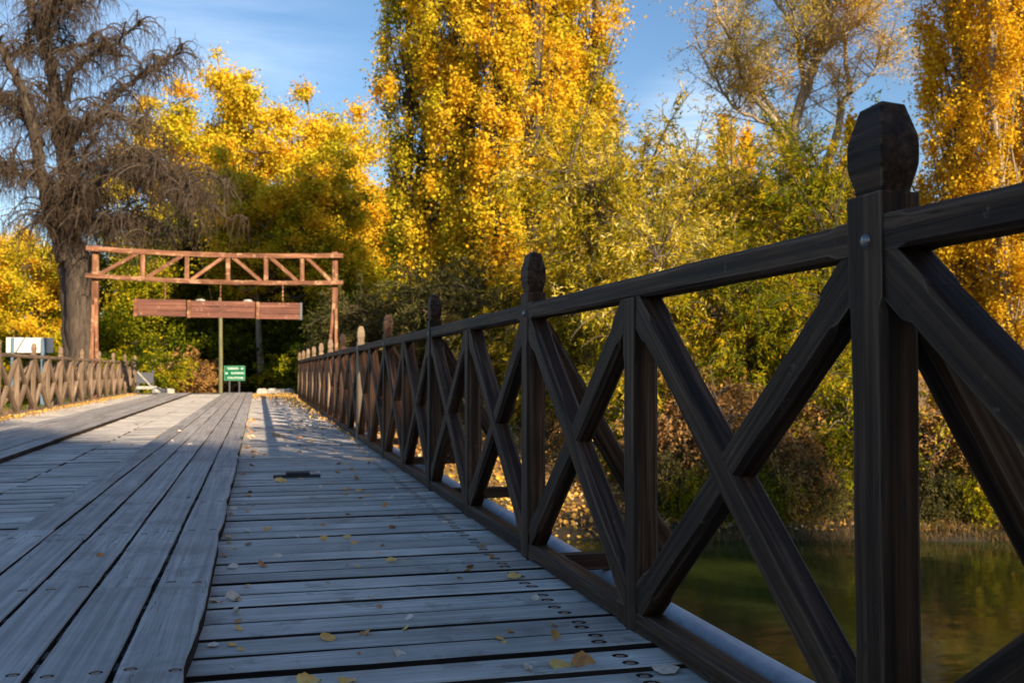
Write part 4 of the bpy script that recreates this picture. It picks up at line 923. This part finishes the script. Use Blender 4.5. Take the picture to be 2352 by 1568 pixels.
for px, py, sz, rz, kd, mi, sd_, lb, tl in [
    (1276, 1462, .075, 1.3, 0, 3, 1, 'upright ochre leaf standing in a gap between planks at the bottom', (.9, -.5)), (1522, 1533, .085, 2.4, 0, 2, 2, 'large pale leaf with long stalk at the foot of the railing, bottom right', (0, 0)),
    (1290, 1524, .075, .3, 0, 0, 3, 'yellow leaf touching a curled brown one near the bottom edge', (.3, 0)), (1338, 1521, .085, .1, 1, 1, 4, 'curled dark brown leaf next to a yellow one near the bottom edge', (.6, .1)), (1215, 1532, .05, .9, 1, 2, 5, 'small pale pink leaf left of the curled brown pair', (.5, .2)),
    (715, 1563, .07, .2, 0, 0, 0, 'yellow leaf cut by the bottom edge of the picture', (.2, 0)), (758, 1461, .055, .5, 0, 3, 1, 'orange buff leaf on the third plank gap from the bottom', (.3, 0)), (540, 1372, .075, .5, 1, 2, 2, 'crumpled whitish leaf beside the runner boards', (.4, .2)),
    (605, 1296, .055, .7, 1, 1, 3, 'dark brown curled leaf lying with two others left of centre', (.5, .3)), (642, 1275, .045, .2, 0, 2, 4, 'light pinkish leaf just above the dark brown curled one', (.3, 0)), (538, 1300, .055, 0, 1, 2, 5, 'buff leaf against the edge of the runner boards', (.2, 0)),
    (902, 1286, .065, 0, 2, 0, 0, 'long narrow yellow leaf in the middle of the walkway', (.2, 0)), (1182, 1323, .07, 0, 1, 0, 1, 'yellow leaf between the screw heads near the railing', (.2, 0)), (1108, 1254, .04, 1, 1, 3, 2, 'ochre leaf standing by the screw heads', (.9, 0)),
    (918, 1498, .05, 1, 1, 2, 3, 'pale folded leaf in a gap below the middle of the walkway', (.5, 0)), (495, 1478, .04, 0, 1, 2, 4, 'pale green white leaf tucked against the runner board', (.1, 0)), (648, 1105, .10, .3, 0, 0, 5, 'yellow leaf lying against the dark metal bar', (.3, 0)),
    (538, 1476, .035, 1, 1, 3, 0, 'small ochre leaf right of the pale one by the runner board', (.2, 0)), (640, 1002, .17, 0, 1, 1, 1, 'dark brown leaf shape standing in for a knot hole, farthest along the walkway by the light strip', (.1, 0)), (620, 1212, .055, 0, 2, 0, 2, 'small yellow leaf in the gap above the brown curled ones', (.1, 0))]:  # the large dark brown leaf stands in for a knot hole
    x, y = deckpt(px, py); leaf(x, y, .002, sz * .85, rz, kd, mi, sd_, lb, FG, tl)
x, y = deckpt(800, 1561); leaf(x, y, .002, .05, .8, 1, 3, 3, 'ochre leaf cut by the bottom edge, right of the yellow one', FG)
rnd = random.Random(5)
for i in range(260):
    t = 2.6 + 14 * rnd.random() ** 1.1
    x = rnd.choice((rnd.uniform(-.1, 1.03), rnd.uniform(.3, 1.04), rnd.uniform(-.14, -.02) * 1, rnd.uniform(-1.9, .9)))
    z = .002
    if -1.07 < x < -.145:
        if rnd.random() < .8: x = rnd.uniform(.0, 1.0)
        else: z = .05
    mi = rnd.choice((0, 1, 2, 2, 3, 3)); where = 'on the grey walkway' if x > -.15 else ('on the runner boards' if x > -1.07 else 'between the runners')
    leaf(x, t, z, rnd.uniform(.015, .032) * (1 + .06 * t), rnd.uniform(0, 6.28), rnd.choice((0, 1, 1, 2)), mi, rnd.randrange(6), 'small ' + LMN[mi] + ' fallen leaf ' + where + (', in front' if t < 4.5 else ', further off' if t < 8 else ', far away') + (' by the railing' if x > .8 else ''), 'small ' + LMN[mi] + ' leaves scattered on the deck', (rnd.uniform(-.6, .6), rnd.uniform(-.5, .5)))
def scatter(name, pts, size, rs, label, mat, aspect=.8, up=False):
    n = len(pts); ax = None
    if up: me = leaves_mesh(name, pts, size, aspect, rs.uniform(0, 1, n), rs, np.tile([0, 0, 1.0], (n, 1)), .35)
    else:
        U = rs.normal(size=(n, 3)); U[:, 2] *= .25; me = leaves_mesh(name, pts, size, aspect, rs.uniform(0, 1, n), rs, U, .05)
    o = link(name, me, mat); tag(o, label, 'leaf litter' if not up else 'grass', kind='stuff'); return o
rs = np.random.RandomState(8)
# drifts of small leaves along both railings and at the deck's far end
a = []
n = 3000; y = rs.uniform(9, 33.4, n); x = 1.06 - np.abs(rs.normal(0, 1, n)) * (.05 + .016 * np.clip(y - 12, 0, 25)); k = (x > -.14) & (rs.rand(n) < ((y - 8) / 25) ** 1.4); a.append(np.stack([x[k], y[k], np.full(k.sum(), .014) + rs.uniform(0, .02, k.sum())], -1))
n = 3400; y = rs.uniform(26.5, 33.4, n); x = rs.uniform(-.13, 1.06, n); k = rs.rand(n) < ((y - 26) / 7.4) ** 1.2; a.append(np.stack([x[k], y[k], np.full(k.sum(), .014)], -1))
n = 2000; y = rs.uniform(13, 34, n); x = -3.93 + np.abs(rs.normal(0, 1, n)) * .17; a.append(np.stack([x, y, np.full(n, .014) + rs.uniform(0, .03, n)], -1))
scatter('leaf_litter', np.concatenate(a), .038, rs, 'drifts of small dry leaves along the railings and deck end', M['litter'])
n = 34000; lat = rs.uniform(-8, 20, n); d = rs.uniform(18.8, 33, n); x = FW.x * d + RT.x * lat; y = FW.y * d + RT.y * lat; z = ground_z(x, y) + .02
scatter('leaf_litter', np.stack([x, y, z + rs.uniform(0, .03, n)], -1), .10, rs, 'golden leaf litter covering the slope of the far bank', M['litter'])
n = 14000; lat = rs.uniform(2.2, 26, n); d = 18.35 + np.abs(rs.normal(0, .45, n)) + .25 * np.sin(lat * 1.7); x = FW.x * d + RT.x * lat; y = FW.y * d + RT.y * lat; z = ground_z(x, y)
scatter('dry_grass', np.stack([x, y, np.maximum(z, -2.42) + rs.uniform(.0, .14, n)], -1), .22, rs, 'dry brown grass fringing the waterline of the far bank', M['grass'], .045, True)
n = 16000; lat = rs.uniform(-26, -5.5, n); d = rs.uniform(14, 48, n); x = FW.x * d + RT.x * lat; y = FW.y * d + RT.y * lat; k = (np.abs(x + 1.56) > 2.6) & (ground_z(x, y) > -2.3); x = x[k]; y = y[k]
scatter('grass', np.stack([x, y, ground_z(x, y) + .06], -1), .2, rs, 'green grass on the bank beyond the left railing', M['lawn'], .07, True)
# dark metal bar and scrap of paper on the deck
x, y = deckpt(684, 1096); ba = empty('metal_bar', (x, y, .001), 'short dark metal bar lying across the walkway beside a yellow leaf', 'metal bar', None, -.04)
bm = bmesh.new(); box(bm, -.165, .165, -.03, .03, 0, .022, .003); obj('bar', bm, M['iron'], ba)
bm = bmesh.new(); box(bm, -.08, .09, -.034, .034, .0225, .042, .006); obj('sleeve', bm, M['iron'], ba)
x, y = deckpt(316, 1027); bm = bmesh.new()
vs = [[bm.verts.new((i * .02, j * .02, .004 * ((i + j) % 2))) for j in range(3)] for i in range(5)]
for i in range(4):
    for j in range(2): bm.faces.new((vs[i][j], vs[i + 1][j], vs[i + 1][j + 1], vs[i][j + 1]))
o = obj('paper_scrap', bm, M['white']); o.location = (x, y, .004); tag(o, 'small white scrap of paper on the planks between the runner boards', 'paper')
